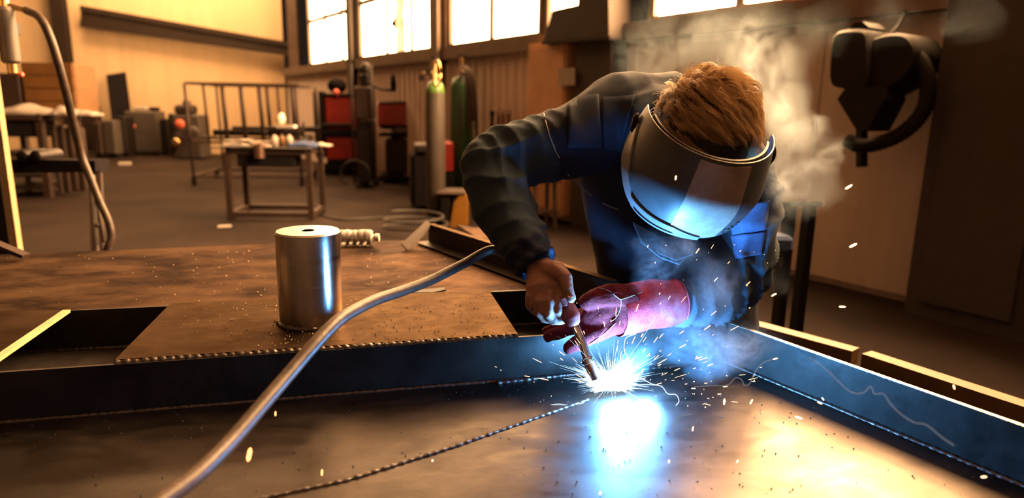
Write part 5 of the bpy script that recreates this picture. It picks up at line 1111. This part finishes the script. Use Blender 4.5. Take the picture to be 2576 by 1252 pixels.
#--PART4--
# ------------------------------------------------------------------ welding smoke: one volume whose density is computed on a grid
SMOKE = [  # where the cloud swells: picture x, y, depth, radius in pixels, strength
    (1985, 455, 1.50, 85, 1.3), (2065, 440, 1.50, 75, .8), (2010, 340, 1.52, 85, 1.2), (1965, 250, 1.54, 95, 1.25), (1900, 165, 1.56, 105, 1.0), (1990, 150, 1.56, 70, .55), (2075, 330, 1.52, 45, .5), (2105, 400, 1.5, 50, .5),
    (1800, 110, 1.60, 130, .30), (1690, 130, 1.62, 130, .20), (1590, 170, 1.62, 110, .16), (1640, 60, 1.64, 130, .14), (1900, 50, 1.60, 120, .26), (2060, 70, 1.6, 110, .16), (2250, 45, 1.6, 120, .10), (2430, 60, 1.6, 110, .12), (1540, 250, 1.56, 80, .10), (1620, 250, 1.48, 70, .16),
    (1960, 560, 1.50, 70, .28), (1965, 680, 1.50, 80, .12), (1840, 385, 1.24, 50, .28), (1850, 330, 1.24, 50, .10),
    (1770, 860, 1.44, 100, 2.09), (1840, 870, 1.44, 85, 1.90), (1700, 800, 1.42, 70, 1.14), (1690, 880, 1.43, 60, 0.76), (1790, 930, 1.43, 65, 1.14), (1600, 900, 1.41, 70, 0.66), (1650, 700, 1.42, 65, 1.90), (1720, 640, 1.42, 70, 1.52), (1640, 640, 1.43, 60, 1.52), (1900, 840, 1.46, 60, 0.42), (1800, 720, 1.42, 90, 1.10), (1545, 930, 1.40, 60, 0.19), (1450, 960, 1.40, 80, 0.10)]
SVOX = 0.0037; SMOKE_DENS = 1.5
pts_ = [(J(x, y, d), r*d/FPX, s_) for x, y, d, r, s_ in SMOKE]
mn = Vector([min(p[i]-r*1.1 for p, r, s_ in pts_) for i in range(3)]); mx = Vector([max(p[i]+r*1.1 for p, r, s_ in pts_) for i in range(3)]); mn.z = max(mn.z, ZT+.004)
ng = bpy.data.node_groups.new('smoke_density', 'GeometryNodeTree'); ng.interface.new_socket('Geometry', in_out='OUTPUT', socket_type='NodeSocketGeometry')
GN, GL = ng.nodes, ng.links
def mth(op, a, b=None, c=None, clamp=False):
    n_ = GN.new('ShaderNodeMath'); n_.operation = op; n_.use_clamp = clamp
    for i, v in enumerate((a, b, c)):
        if v is None: continue
        if isinstance(v, (int, float)): n_.inputs[i].default_value = v
        else: GL.new(v, n_.inputs[i])
    return n_.outputs[0]
pos = GN.new('GeometryNodeInputPosition').outputs[0]
n0_ = GN.new('ShaderNodeTexNoise'); n0_.inputs['Scale'].default_value = 6.5; n0_.inputs['Detail'].default_value = 3; GL.new(pos, n0_.inputs['Vector'])
sb_ = GN.new('ShaderNodeVectorMath'); sb_.operation = 'SUBTRACT'; GL.new(n0_.outputs['Color'], sb_.inputs[0]); sb_.inputs[1].default_value = (.5, .5, .5)
sc_ = GN.new('ShaderNodeVectorMath'); sc_.operation = 'SCALE'; GL.new(sb_.outputs[0], sc_.inputs[0]); sc_.inputs['Scale'].default_value = .16
ad_ = GN.new('ShaderNodeVectorMath'); ad_.operation = 'ADD'; GL.new(pos, ad_.inputs[0]); GL.new(sc_.outputs[0], ad_.inputs[1]); wpos = ad_.outputs[0]
tot = None
for c, r, s_ in pts_:
    dn = GN.new('ShaderNodeVectorMath'); dn.operation = 'DISTANCE'; GL.new(wpos, dn.inputs[0]); dn.inputs[1].default_value = tuple(c)
    f = mth('MULTIPLY_ADD', dn.outputs['Value'], -1.0/(r*1.15), 1.0, True); f = mth('MULTIPLY', f, f); f = mth('MULTIPLY', f, s_*1.8)
    tot = f if tot is None else mth('ADD', tot, f)
n1_ = GN.new('ShaderNodeTexNoise'); n1_.inputs['Scale'].default_value = 21.0; n1_.inputs['Detail'].default_value = 8; n1_.inputs['Roughness'].default_value = .62; n1_.inputs['Distortion'].default_value = 1.1; GL.new(wpos, n1_.inputs['Vector'])
rg = mth('ABSOLUTE', mth('SUBTRACT', n1_.outputs[0], .5)); rg = mth('MULTIPLY_ADD', rg, -9.0, 1.0, True); rg = mth('POWER', rg, 2.0)       # thin curling sheets
n2_ = GN.new('ShaderNodeTexNoise'); n2_.inputs['Scale'].default_value = 9.0; n2_.inputs['Detail'].default_value = 5; GL.new(wpos, n2_.inputs['Vector'])
cl = mth('MULTIPLY_ADD', n2_.outputs[0], 5.0, -2.1, True)
md = mth('ADD', mth('MULTIPLY', rg, 2.2), mth('MULTIPLY', cl, .38)); dens = mth('MAXIMUM', mth('MULTIPLY_ADD', mth('MULTIPLY', tot, md), 1.5, -.10), 0.0)
vc = GN.new('GeometryNodeVolumeCube'); GL.new(dens, vc.inputs['Density']); vc.inputs['Min'].default_value = tuple(mn); vc.inputs['Max'].default_value = tuple(mx)
for i, ax_ in enumerate('XYZ'): vc.inputs['Resolution '+ax_].default_value = max(8, int((mx[i]-mn[i])/SVOX))
vm = bpy.data.materials.new('smoke'); vm.use_nodes = True; vt = vm.node_tree; vt.nodes.clear()
pv = vt.nodes.new('ShaderNodeVolumePrincipled'); pv.inputs['Color'].default_value = (.66, .86, 1.0, 1); pv.inputs['Density'].default_value = SMOKE_DENS; pv.inputs['Anisotropy'].default_value = .5
ou = vt.nodes.new('ShaderNodeOutputMaterial'); vt.links.new(pv.outputs[0], ou.inputs['Volume'])
sm_ = GN.new('GeometryNodeSetMaterial'); GL.new(vc.outputs[0], sm_.inputs['Geometry']); sm_.inputs['Material'].default_value = vm
go = GN.new('NodeGroupOutput'); GL.new(sm_.outputs[0], go.inputs[0])
vme = bpy.data.meshes.new('smoke'); vme.from_pydata([tuple(mn), tuple(mx)], [], []); vme.materials.append(vm)
so_ = bpy.data.objects.new('welding_smoke', vme); COL.objects.link(so_); md_ = so_.modifiers.new('smoke', 'NODES'); md_.node_group = ng
tag(so_, 'curling pale welding smoke rising from the arc past the head', 'smoke', kind='stuff')
